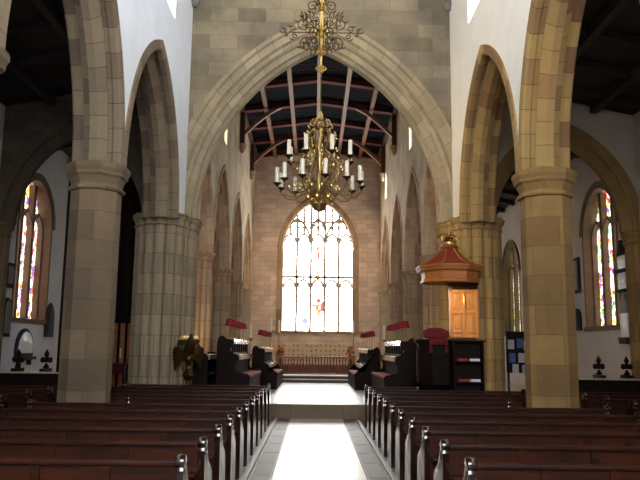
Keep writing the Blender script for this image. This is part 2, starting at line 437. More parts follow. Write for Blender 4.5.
# ------------------------------------------------------------------ nave walls, arches, pillars
ZS = 4.46
BAYS = [(13.43, 2.34, 3.26), (8.785, 2.305, 3.5), (4.14, 2.34, 3.4), (-.5, 2.3, 3.4)]
CLER = [(14.0, .6), (8.8, .75), (4.1, .75), (-.6, .75)]
for s, nm in ((-1, 'left'), (1, 'right')):
    ops = [(c, hw, 0, ZS, r) for c, hw, r in BAYS]+[(c, hw, 8.75, 10.2, .9) for c, hw in CLER]+[(16.2, .43, 0, ZS, 0)]
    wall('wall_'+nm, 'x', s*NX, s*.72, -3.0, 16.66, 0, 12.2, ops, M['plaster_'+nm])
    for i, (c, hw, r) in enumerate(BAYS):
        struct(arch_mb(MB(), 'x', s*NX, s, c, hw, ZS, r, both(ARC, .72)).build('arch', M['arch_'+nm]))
    for i, (c, hw) in enumerate(CLER):
        w = empty('window_%d' % (i+1+(0 if s < 0 else 4)), (s*(NX+.4), c, 8.75), kind='structure')
        g = MB(); g.prism([(-hw, 0), (hw, 0), (hw, 1.65), (0, 2.55), (-hw, 1.65)], 'x', 0, s*.03)
        g.build('glass', M['glass_clear_south'] if s < 0 else M['glass_clear'], w)
        b = MB(); b.box((-.12 if s > 0 else 0, -.06, 0), (0 if s > 0 else .12, .06, 2.5))
        for q in (-1, 1): arch_mb(b, 'x', 0, -s, q*hw/2, hw/2, 1.45, .6, [(0, 0), (0, .1), (.07, .1), (.07, 0)], 8)
        b.build('mullion', M['tracery'], w)

def pillar(x, y, mat, nm):
    o = empty('pillar', (x, y, 0), kind='structure')
    R = .395
    MB().lathe([(R, .45), (R, 4.1)], 8, phase=PI/8).build('shaft', mat, o, sharp=20)
    MB().lathe([(R, 4.02), (R+.045, 4.03), (R+.06, 4.06), (R+.045, 4.09), (R+.005, 4.1), (R+.01, 4.16), (R+.05, 4.24), (R+.09, 4.27), (R+.09, 4.31),
                (R+.10, 4.33), (R+.12, 4.37), (R+.12, 4.43), (R+.10, 4.46)], 8, phase=PI/8).build('capital', mat, o, sharp=20)
    MB().lathe([(R+.22, 0), (R+.22, .22), (R+.18, .25), (R+.15, .32), (R+.07, .36), (R+.08, .4), (R, .45)], 8, phase=PI/8).build('base', mat, o, sharp=20)
    return o
for s, nm in ((-1, 'left'), (1, 'right')):
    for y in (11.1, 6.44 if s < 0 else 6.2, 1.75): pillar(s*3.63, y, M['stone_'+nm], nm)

# chancel arch wall
CA = dict(c=0, hw=2.93+.69, zs=4.62, rise=5.05)
wall('wall_front', 'y', 16.65, .9, -4.2, 4.2, 0, 12.2, [(0, 3.74, 0, 4.6, 5.33)], M['stone_wall'])
struct(arch_mb(MB(), 'y', 16.65, 1, 0, 3.74, 4.6, 5.31, both(CH, .92), 40).build('chancel_arch', M['arch_mid']))

def cluster_pier(x, y, core, shafts, z0, zc, mat, caph=.28):
    o = empty('pier', (x, y, z0), kind='structure')
    b = MB(); b.box((core[0], core[1], 0), (core[2], core[3], zc-z0))
    for sx, sy, r in shafts: b.lathe([(r, .3), (r, zc-z0-.02)], 14, (sx, sy, 0))
    b.build('shaft', mat, o, weld=False)
    b = MB(); h = zc-z0; e = .07
    for sx, sy, r in shafts:
        b.lathe([(r, h-caph-.02), (r+.035, h-caph), (r+.035, h-caph+.03), (r+.008, h-caph+.04), (r+.02, h-caph*.55), (r+.06, h-caph*.4), (r+.07, h-caph*.3), (r+.06, h-.06), (r+.085, h-.04), (r+.085, h)], 14, (sx, sy, 0))
    b.box((core[0]-.02, core[1]-.02, h-.09), (core[2]+.02, core[3]+.02, h))
    b.build('capital', mat, o, weld=False)
    b = MB()
    for sx, sy, r in shafts: b.lathe([(r+.1, 0), (r+.1, .16), (r+.06, .2), (r+.06, .26), (r, .31)], 14, (sx, sy, 0))
    b.box((core[0]-.05, core[1]-.05, 0), (core[2]+.05, core[3]+.05, .2)); b.build('base', mat, o, weld=False)
    return o
for s, nm in ((-1, 'left'), (1, 'right')):
    sh = [(3.08, 16.62, .13), (3.10, 16.92, .15), (3.12, 17.25, .13), (3.2, 16.36, .12), (3.27, 16.08, .12), (3.4, 15.88, .13), (3.63, 15.8, .13), (3.86, 15.86, .13), (4.06, 16.05, .13), (4.2, 16.32, .12), (4.22, 16.7, .13), (4.2, 17.2, .14), (3.4, 17.55, .13), (3.9, 17.6, .13)]
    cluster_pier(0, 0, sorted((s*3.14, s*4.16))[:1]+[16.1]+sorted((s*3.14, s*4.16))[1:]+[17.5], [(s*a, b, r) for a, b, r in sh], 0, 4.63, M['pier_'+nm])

# transverse arches across the aisles, lean-to roofs
for s, nm in ((-1, 'left'), (1, 'right')):
    f = lambda t: 7.7-(abs(t)-6.29)*.215
    c, hw = s*5.88, 1.98
    a, b = sorted((s*4.05, s*8.4))
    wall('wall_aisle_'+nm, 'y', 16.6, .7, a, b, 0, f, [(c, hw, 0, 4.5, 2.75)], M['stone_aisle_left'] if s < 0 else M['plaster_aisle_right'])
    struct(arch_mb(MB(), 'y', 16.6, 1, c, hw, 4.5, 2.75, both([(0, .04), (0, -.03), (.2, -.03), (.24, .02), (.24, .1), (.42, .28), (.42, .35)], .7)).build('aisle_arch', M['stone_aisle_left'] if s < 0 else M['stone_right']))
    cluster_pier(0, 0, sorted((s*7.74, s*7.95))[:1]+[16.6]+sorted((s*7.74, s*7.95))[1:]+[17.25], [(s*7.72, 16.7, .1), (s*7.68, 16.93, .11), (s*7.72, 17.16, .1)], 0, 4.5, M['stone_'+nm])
    # roof boards and rafters
    z = lambda x: 7.7-(abs(x)-6.29)*.215
    mb = MB(); pts = [(s*4.0, z(4.0)), (s*8.6, z(8.6)), (s*8.6, z(8.6)+.15), (s*4.0, z(4.0)+.15)]
    mb.prism(pts, 'y', -3, 34.2); struct(mb.build('ceiling_aisle_'+nm, M['roof_dark']))
    mb = MB()
    for q in range(26):
        y = -2.5+q*1.4
        if 16.2 < y < 17.5: continue
        mb.prism([(s*4.0, z(4.0)-.16), (s*8.5, z(8.5)-.16), (s*8.5, z(8.5)), (s*4.0, z(4.0))], 'y', y, y+.14)
    for xx in (5.2, 6.6): mb.box((min(s*xx, s*xx+.16), -2.5, z(xx)-.28), (max(s*xx, s*xx+.16), 16.4, z(xx)-.1))
    struct(mb.build('ceiling_beam', M['roof_dark']))
    # outer wall with windows
    W = [(19.0, 1.14, 2.28, 4.9, 1.2), (27.7, 1.14, 2.28, 4.6, 1.2), (9.0, 1.14, 2.28, 4.9, 1.2), (2.5, 1.14, 2.28, 4.9, 1.2)]
    wall('wall_outer_'+nm, 'x', s*AX, s*.6, -3, 34.2, 0, 7.5, W, M['plaster_aisle'] if s < 0 else M['plaster_outer_right'])
    for i, (c, hw, z0, zs, r) in enumerate(W):
        w = empty('window_%d' % (9+i+(0 if s < 0 else 4)), (s*(AX+.38), c, z0), kind='structure')
        key = ('glass_left' if s < 0 else 'glass_right') if i == 0 else ('glass_far' if i == 1 else ('glass_dim' if s < 0 else 'glass_dim_right'))
        g = MB(); R = arch_R(hw, r); pts = [(-hw, 0), (hw, 0)]
        pts += [(hw*q, arch_z((0, hw, 0, zs-z0, r), hw*q)) for q in (1, .95, .85, .7, .5, .25, 0, -.25, -.5, -.7, -.85, -.95, -1)]
        g.prism(pts, 'x', s*.0, s*.03); g.build('glass', M[key], w)
        if i == 0 and s > 0:
            MB().prism([(-.28, 1.1), (-.02, 1.1), (-.02, 2.1), (-.15, 2.3), (-.28, 2.1)], 'x', -.012, 0).build('figure_panel', M['glass_right_figure'], w)
            MB().prism([(-.78, 1.3), (-.5, 1.3), (-.5, 1.9), (-.64, 2.05), (-.78, 1.9)], 'x', -.012, 0).build('figure_panel', M['glass_right_figure'], w)
        b = MB()
        x0, x1 = sorted((0, -s*.16))
        for q in (-hw/3, hw/3): b.box((x0, q-.085, 0), (x1, q+.085, arch_z((0, hw, 0, zs-z0, r), q)))
        for q in (-hw*2/3, 0, hw*2/3): arch_mb(b, 'x', 0, -s, q, hw/3, zs-z0-.15, .55, [(0, 0), (0, .14), (.06, .14), (.06, 0)], 8)
        b.box((x0, -hw, 0), (x1, -hw+.08, zs-z0)); b.box((x0, hw-.08, 0), (x1, hw, zs-z0))
        b.build('mullion', M['tracery_dark'], w)
        # hood and jamb stones in the wall
        b = MB(); arch_mb(b, 'x', -s*.38, s, 0, hw+.16, zs-z0, r+.18, [(0, .03), (0, -.05), (.1, -.05), (.1, -.015), (.2, -.015), (.2, .02), (.165, .38)], 16)
        for q in (-1, 1):
            y0, y1 = sorted((q*(hw-.04), q*(hw+.06)))
            xx0, xx1 = sorted((-s*.395, -s*.01)); b.box((xx0, y0, 0), (xx1, y1, zs-z0))
        b.box((min(-s*.44, 0), -hw-.1, -.12), (max(-s*.44, 0), hw+.1, .0))
        b.build('window_frame', M['tracery_dark'], w)

# west end, roof
wall('wall_back', 'y', -3.0, -.6, -8.6, 8.6, 0, 12.2, [(0, 1.9, 3, 6.5, 2.6)], M['plaster_left'])
w = empty('window_17', (0, -3.3, 3), kind='structure')
MB().prism([(-1.9, 0), (1.9, 0), (1.9, 3.5), (1.2, 5.0), (0, 6.1), (-1.2, 5.0), (-1.9, 3.5)], 'y', -.03, 0).build('glass', M['glass_clear'], w)
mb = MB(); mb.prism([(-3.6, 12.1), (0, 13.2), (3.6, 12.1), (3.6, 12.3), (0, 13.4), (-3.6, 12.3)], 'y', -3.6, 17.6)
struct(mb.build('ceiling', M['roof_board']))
mb = MB()
for y in (16.3, 13.9, 11.1, 8.8, 6.4, 4, 1.7):
    mb.box((-3.3, y-.14, 11.7), (3.3, y+.14, 12.05))
struct(mb.build('ceiling_beam', M['beam_wood']))
for s, nm in ((-1, 'left'), (1, 'right')):
    o = MB().lathe([(.05, -.35), (.12, -.28), (.14, -.2), (.1, -.14), (.2, -.02), (.24, .05), (.24, .12)], 10, (0, 0, 0)).build('corbel', M['grey_stone'], None, (s*3.2, 16.5, 10.38))
    struct(o)
    po = MB().box((-.12, -.12, 0), (.12, .12, 1.4)).build('roof_post', M['beam_wood'], None, (s*3.15, 16.5, 10.5)); struct(po)

# ------------------------------------------------------------------ chancel shell
CB = [(18.95, 1.28, 3.0), (22.5, 2.16, 3.25), (26.9, 2.16, 3.3), (31.25, 2.12, 3.3)]
CCS = {-1: [(22.6, .3)], 1: [(22.9, .3), (30.9, .35)]}
CARC = [(0, .05), (0, -.03), (.14, -.03), (.17, .0), (.17, .08), (.22, .13), (.24, .13)]+roll((.28, .16), .04, -PI, 0, 4)+[(.33, .2), (.42, .3), (.42, .35)]
for s, nm in ((-1, 'left'), (1, 'right')):
    CC = CCS[s]; ops = [(c, hw, .33, 4.3, r) for c, hw, r in CB]+[(c, hw, 8.3, 9.0, .5) for c, hw in CC]
    wall('wall_chancel_'+nm, 'x', s*CX, s*.7, 17.5, 34.0, .0, 10.95, ops, M['plaster_chancel'])
    for c, hw, r in CB:
        struct(arch_mb(MB(), 'x', s*CX, s, c, hw, 4.3, r, both(CARC, .7), 20).build('arch', M['arch_chancel']))
    for y in (20.28, 24.7, 29.1):
        cluster_pier(s*3.45, y, (-.2, -.2, .2, .2), [(0, -.26, .14), (0, .26, .14), (-.26, 0, .14), (.26, 0, .14), (.19, .19, .08), (-.19, .19, .08), (.19, -.19, .08), (-.19, -.19, .08)], .33, 4.3, M['stone_chancel_pier'], .24)
    cluster_pier(s*3.45, 33.75, (-.3, -.1, .3, .3), [(0, -.12, .14), (-.25, -.08, .1), (.25, -.08, .1)], .33, 4.3, M['stone_chancel_pier'], .24)
    for i, (c, hw) in enumerate(CC):
        w = empty('window_%d' % (18+i+(0 if s < 0 else 3)), (s*(CX+.3), c, 8.3), kind='structure')
        MB().prism([(-hw, 0), (hw, 0), (hw, .7), (0, 1.2), (-hw, .7)], 'x', 0, s*.03).build('glass', M['glass_clear_south'] if s < 0 else M['glass_clear'], w)
        a, b = sorted((0, -s*.1)); MB().box((a, -.04, 0), (b, .04, 1.15)).build('mullion', M['tracery'], w)
    a, b = sorted((s*3.8, s*8.4))
    wall('wall_aisle_east_'+nm, 'y', 33.9, .3, a, b, 0, 8.2, [], M['plaster_aisle'])

# east wall and window
EC, EW, ES, EP, ER = .08, 1.72, 2.41, 6.35, 2.5
wall('wall_east', 'y', 34.0, .8, -4.4, 4.4, 0, 12.0, [(EC, EW, ES, EP, ER)], M['stone_chancel'])
w = empty('window_24', (EC, 34.35, ES), kind='structure')
pts = [(-EW, 0), (EW, 0)]+[(EW*q, arch_z((0, EW, 0, EP-ES, ER), EW*q)) for q in (1, .97, .9, .8, .65, .5, .3, .15, 0, -.15, -.3, -.5, -.65, -.8, -.9, -.97, -1)]
MB().prism(pts, 'y', 0, .03).build('glass', M['glass_east'], w)
b = MB(); zt = lambda x: arch_z((0, EW, 0, EP-ES, ER), x)
for x in (-1.03, -.34, .34, 1.03): b.box((x-.058, -.14, 0), (x+.058, 0, zt(x)))
for x in (-.69, 0, .69, -1.38, 1.38): b.box((x-.05, -.09, 4.7), (x+.05, 0, zt(x)))
b.box((-EW, -.14, 2.57), (EW, 0, 2.68)); b.box((-1.3, -.1, 5.33), (1.3, 0, 5.42))
for x in (-1.38, -.69, 0, .69, 1.38):
    for z0, h in ((2.1, .45), (4.35, .45)):
        arch_mb(b, 'y', 0, -1, x, .345, z0, h, [(0, 0), (0, .11), (.08, .11), (.1, .05), (.08, 0)], 8)
        for q in (-1, 1): b.prism([(x+q*.32, z0-.04), (x+q*.15, z0+.12), (x+q*.3, z0+.26)], 'y', -.06, 0)
for x in (-1.03, 1.03): arch_mb(b, 'y', 0, -1, x, .69, 4.35, 1.25, [(0, 0), (0, .13), (.1, .13), (.1, 0)], 10)
arch_mb(b, 'y', 0, -1, 0, .345, 5.0, .6, [(0, 0), (0, .11), (.1, .11), (.1, 0)], 8)
for x in (-.52, -.17, .17, .52, -.86, .86): arch_mb(b, 'y', 0, -1, x, .172, 4.95, .3, [(0, 0), (0, .08), (.06, .08), (.06, 0)], 6)
b.build('mullion', M['tracery'], w)
# coloured figure in the middle light
fig = [('glass_red', [(-.05, 1.55), (.12, 1.6), (.16, 1.42), (.02, 1.3)]), ('glass_red', [(.14, 1.3), (.27, 1.45), (.29, 1.0), (.18, .85)]), ('glass_amber', [(-.12, 1.3), (.1, 1.28), (.06, 1.02), (-.08, .98)]),
       ('glass_red', [(-.26, 1.2), (-.14, 1.45), (-.16, 1.05)]), ('glass_amber', [(.02, 1.0), (.16, 1.1), (.12, .72), (.04, .7)]), ('glass_blue', [(-.75, .45), (-.62, .65), (-.5, .6), (-.48, .4), (-.6, .3)]), ('glass_blue', [(.42, 1.7), (.52, 1.82), (.6, 1.7), (.5, 1.6)]),
       ('glass_red', [(-.05, 2.75), (.03, 2.75), (.02, 3.1), (-.03, 3.1)]), ('glass_amber', [(-.03, 3.15), (.04, 3.15), (.05, 3.38), (-.02, 3.38)]), ('glass_red', [(-.04, 3.55), (.07, 3.55), (.09, 3.95), (-.02, 3.9)]), ('glass_red', [(-.26, 3.4), (.26, 3.42), (.26, 3.5), (-.26, 3.48)]), ('glass_amber', [(-.05, 3.95), (.06, 3.95), (.08, 4.1), (0, 4.18), (-.07, 4.1)])]
for key, pp in fig: MB().prism([((p[0]-sum(q[0] for q in pp)/len(pp))*1.25+sum(q[0] for q in pp)/len(pp), p[1]) for p in pp], 'y', -.02, -.004).build('figure_panel', M[key], w)
b = MB(); b.ball((0, -.15, 2.62), .12, 12, (1.1, .5, .9))
for q in (-1, 1): b.ball((q*.16, -.15, 2.6), .06, 8, (1, .5, .8)); b.ball((q*.3, -.14, 2.6), .035, 8)
b.build('transom_boss', M['gilt'], w)
b = MB(); arch_mb(b, 'y', -.35, 1, 0, EW+.28, EP-ES, ER+.3, [(0, .04), (0, -.06), (.1, -.06), (.12, -.02), (.2, -.02), (.24, .03), (.28, .1), (.3, .35)], 26)
for q in (-1, 1):
    a, c = sorted((q*(EW-.03), q*(EW+.28))); b.box((a, -.372, 0), (c, .0, EP-ES), bev=.03)
b.box((-EW-.5, -.45, -.14), (EW+.5, .0, .0), bev=.02)
b.build('window_frame', M['arch_chancel'], w)

# chancel roof: cambered beams, purlins, boards
zr = lambda x: 11.47-.13*abs(x)
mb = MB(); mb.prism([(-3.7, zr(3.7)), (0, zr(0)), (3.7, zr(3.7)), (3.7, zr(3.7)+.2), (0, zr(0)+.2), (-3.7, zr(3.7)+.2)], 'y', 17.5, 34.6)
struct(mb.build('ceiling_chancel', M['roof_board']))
mb = MB()
for q in range(76):
    y = 17.6+q*.216
    for s in (-1, 1): mb.prism([(0, zr(0)-.02), (s*3.3, zr(3.3)-.02), (s*3.3, zr(3.3)), (0, zr(0))], 'y', y, y+.05)
struct(mb.build('ceiling_batten', M['roof_board']))
BY = [19.6, 22.0, 24.5, 26.9, 29.2, 31.3, 33.6]
for y in BY:
    o = empty('ceiling_beam', (0, y, 0), kind='structure')
    mb = MB(); mb.prism([(-3.12, zr(3.12)-.19), (0, zr(0)-.19), (3.12, zr(3.12)-.19), (3.12, zr(3.12)), (0, zr(0)), (-3.12, zr(3.12))], 'y', -.11, .11); mb.build('beam', M['beam_wood'], o)
    mb = MB(); mb.prism([(-3.1, zr(3.1)-.205), (0, zr(0)-.205), (3.1, zr(3.1)-.205), (3.1, zr(3.1)-.15), (0, zr(0)-.15), (-3.1, zr(3.1)-.15)], 'y', -.135, .135); mb.build('painted_moulding', M['beam_red'], o)
for x in (-2.1, -1.06, 0, 1.06, 2.1):
    o = MB().box((x-.075, 17.6, zr(x)-.225), (x+.075, 34, zr(x)-.0)).build('ceiling_purlin', M['purlin']); struct(o)
for s in (-1, 1): struct(MB().box((min(s*2.95, s*3.1), 17.6, 10.82), (max(s*2.95, s*3.1), 34, 11.05)).build('ceiling_wall_plate', M['beam_wood']))
for y in (22.0, 26.9, 31.3):
    for s in (-1, 1):
        o = empty('roof_brace', (s*3.1, y, 9.4), kind='structure')
        mb = MB(); P = []
        for i in range(11):
            u = i/10; P.append((-s*(.12+1.5*u), .62+1.2*(.55*u+.45*math.sin(u*PI/2))))
        out = P+[(p[0]-s*.0, p[1]-.16) for p in reversed(P)]
        mb.prism(out, 'y', -.09, .09); mb.build('brace', M['purlin'], o)
        MB().box((min(0, -s*.18), -.1, .15), (max(0, -s*.18), .1, 1.75)).build('wall_post', M['beam_wood'], o)
        MB().lathe([(.03, -.22), (.1, -.14), (.11, -.05), (.16, .06), (.17, .16)], 10, (-s*.1, 0, 0)).build('corbel', M['arch_chancel'], o)
# ------------------------------------------------------------------ pews
ORD = ['first', 'second', 'third', 'fourth', 'fifth', 'sixth', 'seventh', 'eighth', 'ninth', 'tenth', 'eleventh', 'twelfth']
def end_panel_mb(x, s, t=.06):
    b = MB(); pts = [(0, .0), (.50, .0), (.50, .1), (.46, .16), (.46, .46), (.44, .53), (.36, .58), (.22, .62), (.15, .69), (.125, .76), (.10, .79), (.0, .79), (-.01, .75), (0, .73)]
    b.prism(pts, 'x', x-t/2, x+t/2, bev=.012)
    b.prism([(.035+.062*math.cos(PI*i/8), .81+.05*math.sin(PI*i/8)) for i in range(17)], 'x', x-t/2-.004, x+t/2+.004, bev=.012); return b
def make_pew(w):
    """origin on the floor at the middle of the back; faces +y"""
    o = empty('pew')
    for s in (-1, 1): end_panel_mb(s*(w/2-.03), s).build('end_panel', M['pew_end'], o)
    h = w/2-.06
    b = MB(); b.box((-h, .015, .12), (h, .04, .78), Matrix.Identity(4))
    for q in range(int(w/.5)+1):
        x = -h+q*(2*h)/int(w/.5); b.box((max(-h, x-.035), -.002, .12), (min(h, x+.035), .02, .78))
    b.box((-h, -.004, .12), (h, .02, .2)); b.build('backrest', M['pew'], o)
    MB().box((-h, -.015, .785), (h, .045, .82), bev=.012).build('top_rail', M['pew'], o)
    MB().box((-h, .03, .42), (h, .45, .455), bev=.01).build('seat', M['pew'], o)
    MB().box((-h, -.17, .56), (h, -.003, .585), bev=.006).build('book_ledge', M['pew'], o)
    MB().box((-h, .40, .08), (h, .43, .42)).build('seat_front', M['pew'], o)
    return o
protos = {}
def pew(xa, xb, y, label, group, z=0):
    w = round(abs(xb-xa), 3); loc = ((xa+xb)/2, y, z)
    if w not in protos:
        protos[w] = make_pew(w); o = protos[w]; o.location = loc; return tag(o, label, 'pew', group)
    return dup(protos[w], loc, None, label, group, 'pew')
for k in range(11):
    y = 5.02+.967*k
    for s, nm in ((-1, 'left'), (1, 'right')):
        outer = 2.92 if k in (1, 6) else (2.1 if k == 10 and s > 0 else 4.0)
        short = ', shortened by the pillar' if k in (1, 6) else ''
        pew(s*.98, s*outer, y, 'dark pew %s of the aisle, %s row from the chancel step%s' % (nm, ORD[10-k], short), 'nave pews %s of the aisle' % nm)
for k in range(2, 10):
    y = 5.02+.967*k
    for s, nm in ((-1, 'left'), (1, 'right')):
        pew(s*4.75, s*7.3, y, 'dark pew in the %s side aisle by the outer wall, %s row from the front' % (nm, ORD[9-k]), 'pews in the %s side aisle' % nm)

# benches with poppyhead ends in the aisles
def make_poppy_bench():
    o = empty('poppyhead_bench')
    xs = (-.87, -.29, .29, .87)
    for x in xs:
        b = MB(); b.box((x-.05, -.04, 0), (x+.05, .42, 1.12), bev=.012)
        e = b.build('bench_end', M['stall'], o)
        f = MB(); z = 1.12
        f.lathe([(.05, 0), (.07, .03), (.035, .06), (.03, .1)], 10, (x, .19, z))
        for dx, dz, r in ((-.075, .17, .055), (.075, .17, .055), (0, .29, .055), (0, .18, .06)): f.ball((x+dx, .19, z+dz), r, 10, (1, .55, 1.15))
        f.ball((x, .19, z+.36), .025, 8); f.build('poppyhead', M['stall'], e)
    MB().box((-.87, .0, .15), (.87, .04, 1.02)).build('backrest', M['stall'], o)
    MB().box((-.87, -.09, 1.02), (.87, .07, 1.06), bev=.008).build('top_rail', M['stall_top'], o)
    MB().box((-.87, .04, .42), (.87, .42, .46)).build('seat', M['stall'], o)
    return o
pb = make_poppy_bench(); pb.location = (-6.17+.29, 14.5, 0)
tag(pb, 'dark oak bench with poppyhead finials below the left stained window', 'bench', 'poppyhead benches in the aisles')
dup(pb, (5.83+.29-.0, 14.5, 0), 0, 'dark oak bench with poppyhead finials below the right stained window', 'poppyhead benches in the aisles', 'bench')

# ------------------------------------------------------------------ choir stalls
def choir_stall(s, Xd, y0, y1, zt, zl, zseat, zf, label):
    """Xd: distance of the desk from the axis; u grows towards the middle of the choir"""
    o = empty('choir_stall', (s*Xd, y0, zf), label=label, cat='choir stall', group='choir stalls'); L = y1-y0
    X = lambda u: -s*u
    T, Lw, S = zt-zf, zl-zf, zseat-zf
    prof = [(-.30, 0), (-.30, T-.12), (-.27, T+.02), (-.19, T+.07), (-.11, T+.03), (-.08, T-.02), (.09, T-.02), (.10, T-.14), (.03, T-.2), (.0, T-.26), (.02, Lw+.1), (.08, Lw+.02), (.22, Lw-.01), (.24, Lw-.12), (.15, Lw-.2), (.13, Lw-.3), (.17, S+.14), (.28, S+.10), (.46, S+.09), (.52, S+.02), (.48, S-.1), (.47, .06), (.5, 0)]
    for y in (0, L-.07):
        MB().prism([(X(u), z) for u, z in prof], 'y', y, y+.07, bev=.012).build('end_panel', M['stall'], o)
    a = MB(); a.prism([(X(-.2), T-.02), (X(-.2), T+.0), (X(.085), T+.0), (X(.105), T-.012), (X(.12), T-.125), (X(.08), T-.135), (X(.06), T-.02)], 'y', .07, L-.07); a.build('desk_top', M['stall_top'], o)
    a = MB(); n = max(4, int(L/.5)); st = (L-.14)/n
    wall_mb(a, 'x', X(.04), X(.05), .07, L-.07, Lw-.02, T-.05, [(.07+st*(i+.5), st*.36, Lw+.05, T-.27, st*.36) for i in range(n)])
    a.build('arcaded_front', M['stall'], o)
    a = MB(); a.prism([(X(.04), Lw), (X(.235), Lw), (X(.25), Lw-.012), (X(.268), Lw-.125), (X(.23), Lw-.13), (X(.22), Lw-.03), (X(.04), Lw-.03)], 'y', .07, L-.07); a.build('book_shelf', M['stall_top'], o)
    a = MB(); x0, x1 = sorted((X(.06), X(.12))); a.box((x0, .07, .05), (x1, L-.07, Lw-.05)); a.build('backrest', M['stall'], o)
    a = MB(); x0, x1 = sorted((X(.12), X(.5))); a.box((x0, .07, S-.06), (x1, L-.07, S)); a.build('seat', M['stall'], o)
    a = MB(); x0, x1 = sorted((X(.44), X(.48))); a.box((x0, .07, 0), (x1, L-.07, S-.06)); a.build('front_panel', M['stall'], o)
    a = MB(); x0, x1 = sorted((X(-.3), X(-.26))); a.box((x0, .07, 0), (x1, L-.07, T-.35)); a.build('back_panel', M['stall'], o)
    x0, x1 = sorted((X(.14), X(.49)))
    c = MB().box((x0, .1, 0), (x1, L-.1, .05), bev=.02).build('seat_cushion', M['pink_cushion'], None, (s*Xd, y0, zseat+.0015))
    return o, c
P = .33
side = {-1: 'left', 1: 'right'}
for s in (-1, 1):
    o, c = choir_stall(s, 2.1, 16.95, 20.8, 1.80, 1.42, .88, P, 'dark oak choir stall on the %s of the choir, nearer the chancel arch' % side[s])
    tag(c, 'long faded red seat cushion on the %s choir stall nearer the chancel arch' % side[s], 'cushion', 'choir stall cushions')
    o, c = choir_stall(s, 1.68, 21.8, 26.0, 1.58, 1.1, .78, P, 'dark oak choir stall on the %s of the choir, nearer the altar rail' % side[s])
    tag(c, 'long faded red seat cushion on the %s choir stall nearer the altar rail' % side[s], 'cushion', 'choir stall cushions')
# lamps with crimson shades along the desks
def make_lamp(h):
    o = empty('stall_lamp')
    MB().lathe([(.05, 0), (.05, .012), (.012, .03), (.009, h-.06), (.012, h-.05)], 10).build('stem', M['brass'], o)
    MB().lathe([(.118, h-.10), (.125, h-.10), (.075, h+.06), (.07, h+.06)], 14, cap=False).build('shade', M['red_shade'], o)
    MB().lathe([(.012, h-.06), (.012, h)], 8).build('candle', M['wax'], o)
    return o
lp = {}
for s in (-1, 1):
    for Xd, y0, y1, zt, h, n, nm in ((2.1, 17.3, 20.6, 1.8, .42, 5, 'nearer the chancel arch'), (1.68, 22.1, 25.8, 1.58, .50, 5, 'nearer the altar rail')):
        for i in range(n):
            y = y0+(y1-y0)*i/(n-1)
            lab = 'small crimson shaded lamp on the %s stall %s, %s from the nave' % (side[s], nm, ORD[i])
            loc = (s*(Xd+.05), y, zt+.002)
            if h not in lp:
                lp[h] = make_lamp(h); lp[h].location = loc; tag(lp[h], lab, 'lamp', 'crimson stall lamps')
            else: dup(lp[h], loc, 0, lab, 'crimson stall lamps', 'lamp')
# low clergy desks behind the stalls
for s in (-1, 1):
    o = empty('clergy_desk', (s*2.78, 16.9, P), label='low dark desk behind the %s choir stall, beside the chancel pier' % side[s], cat='desk', group='clergy desks')
    for y in (0, 2.2):
        MB().prism([(-.18, 0), (.18, 0), (.18, .95), (.14, 1.1), (.0, 1.14), (-.16, 1.12), (-.2, 1.0)], 'y', y, y+.06, bev=.01).build('end_panel', M['stall'], o)
    MB().prism([(s*.18, 1.09), (s*.18, 1.06), (-s*.17, 1.06), (-s*.195, .965), (-s*.22, .965), (-s*.2, 1.075), (-s*.18, 1.09)], 'y', .06, 2.2).build('desk_top', M['stall_top'], o)
    MB().box((-.17, .06, .58), (.15, 2.2, .61)).build('book_shelf', M['stall'], o)
    x0, x1 = sorted((s*.13, s*.16)); MB().box((x0, .06, 0), (x1, 2.2, 1.06)).build('back_panel', M['stall'], o)
    c = MB().box((-.1, 0, 0), (.1, .4, .08), bev=.02).build('book', M['book_red'], None, (s*2.77, 17.1, P+.612))
    tag(c, 'large red bound book on the shelf of the %s clergy desk' % side[s], 'book')

# ------------------------------------------------------------------ eagle lectern
o = empty('eagle_lectern', (-2.84, 15.75, 0), .35, label='dark brass eagle lectern standing before the left chancel pier', cat='lectern')
MB().lathe([(.34, 0), (.34, .06), (.26, .1), (.22, .16), (.12, .22), (.09, .3), (.07, .36), (.12, .42), (.12, .46), (.055, .52), (.05, .85), (.1, .9), (.14, .98), (.1, 1.06), (.06, 1.1), (.05, 1.18), (.09, 1.22), (.05, 1.26)], 18).build('column', M['brass_dark'], o)
MB().ball((0, 0, 1.34), .11, 16).build('orb', M['brass_dark'], o)
b = MB(); b.tube([(0, .22, 1.36), (0, .12, 1.42), (0, 0, 1.52), (0, -.08, 1.64), (0, -.13, 1.73), (0, -.15, 1.79)], [.03, .09, .13, .11, .07, .055], 14)
b.ball((0, -.17, 1.82), .06, 12, (.85, 1.15, .95)); b.tube([(0, -.22, 1.82), (0, -.27, 1.81), (0, -.285, 1.775)], [.032, .022, .005], 8)
b.prism([(-.08, 1.34), (.08, 1.34), (.13, 1.12), (-.13, 1.12)], 'y', .2, .24)
b.build('eagle_body', M['brass_dark'], o)
for q in (-1, 1):
    b = MB()
    for i in range(6):   # overlapping feathers make the spread wing
        u = i/5; r = .06-.018*u
        b.tube([(q*.08, .04, 1.50-.03*i), (q*(.19+.03*(1-u)), .1, 1.58-.055*i), (q*(.30-.03*u), .14, 1.53-.075*i), (q*(.34-.05*u), .17, 1.44-.07*i)], [r*.7, r, r*.8, .012], 8)
    b.build('wing', M['brass_dark'], o)
b = MB(); b.box((-.24, -.02, -.015), (.24, .34, .015), bev=.005); b.xform(Matrix.Translation((0, .06, 1.76)) @ Matrix.Rotation(math.radians(-22), 4, 'X')); b.build('book_rest', M['brass'], o)
b = MB(); b.box((-.2, .0, 0), (.2, .28, .06), bev=.012); b.xform(Matrix.Rotation(math.radians(-22), 4, 'X'))
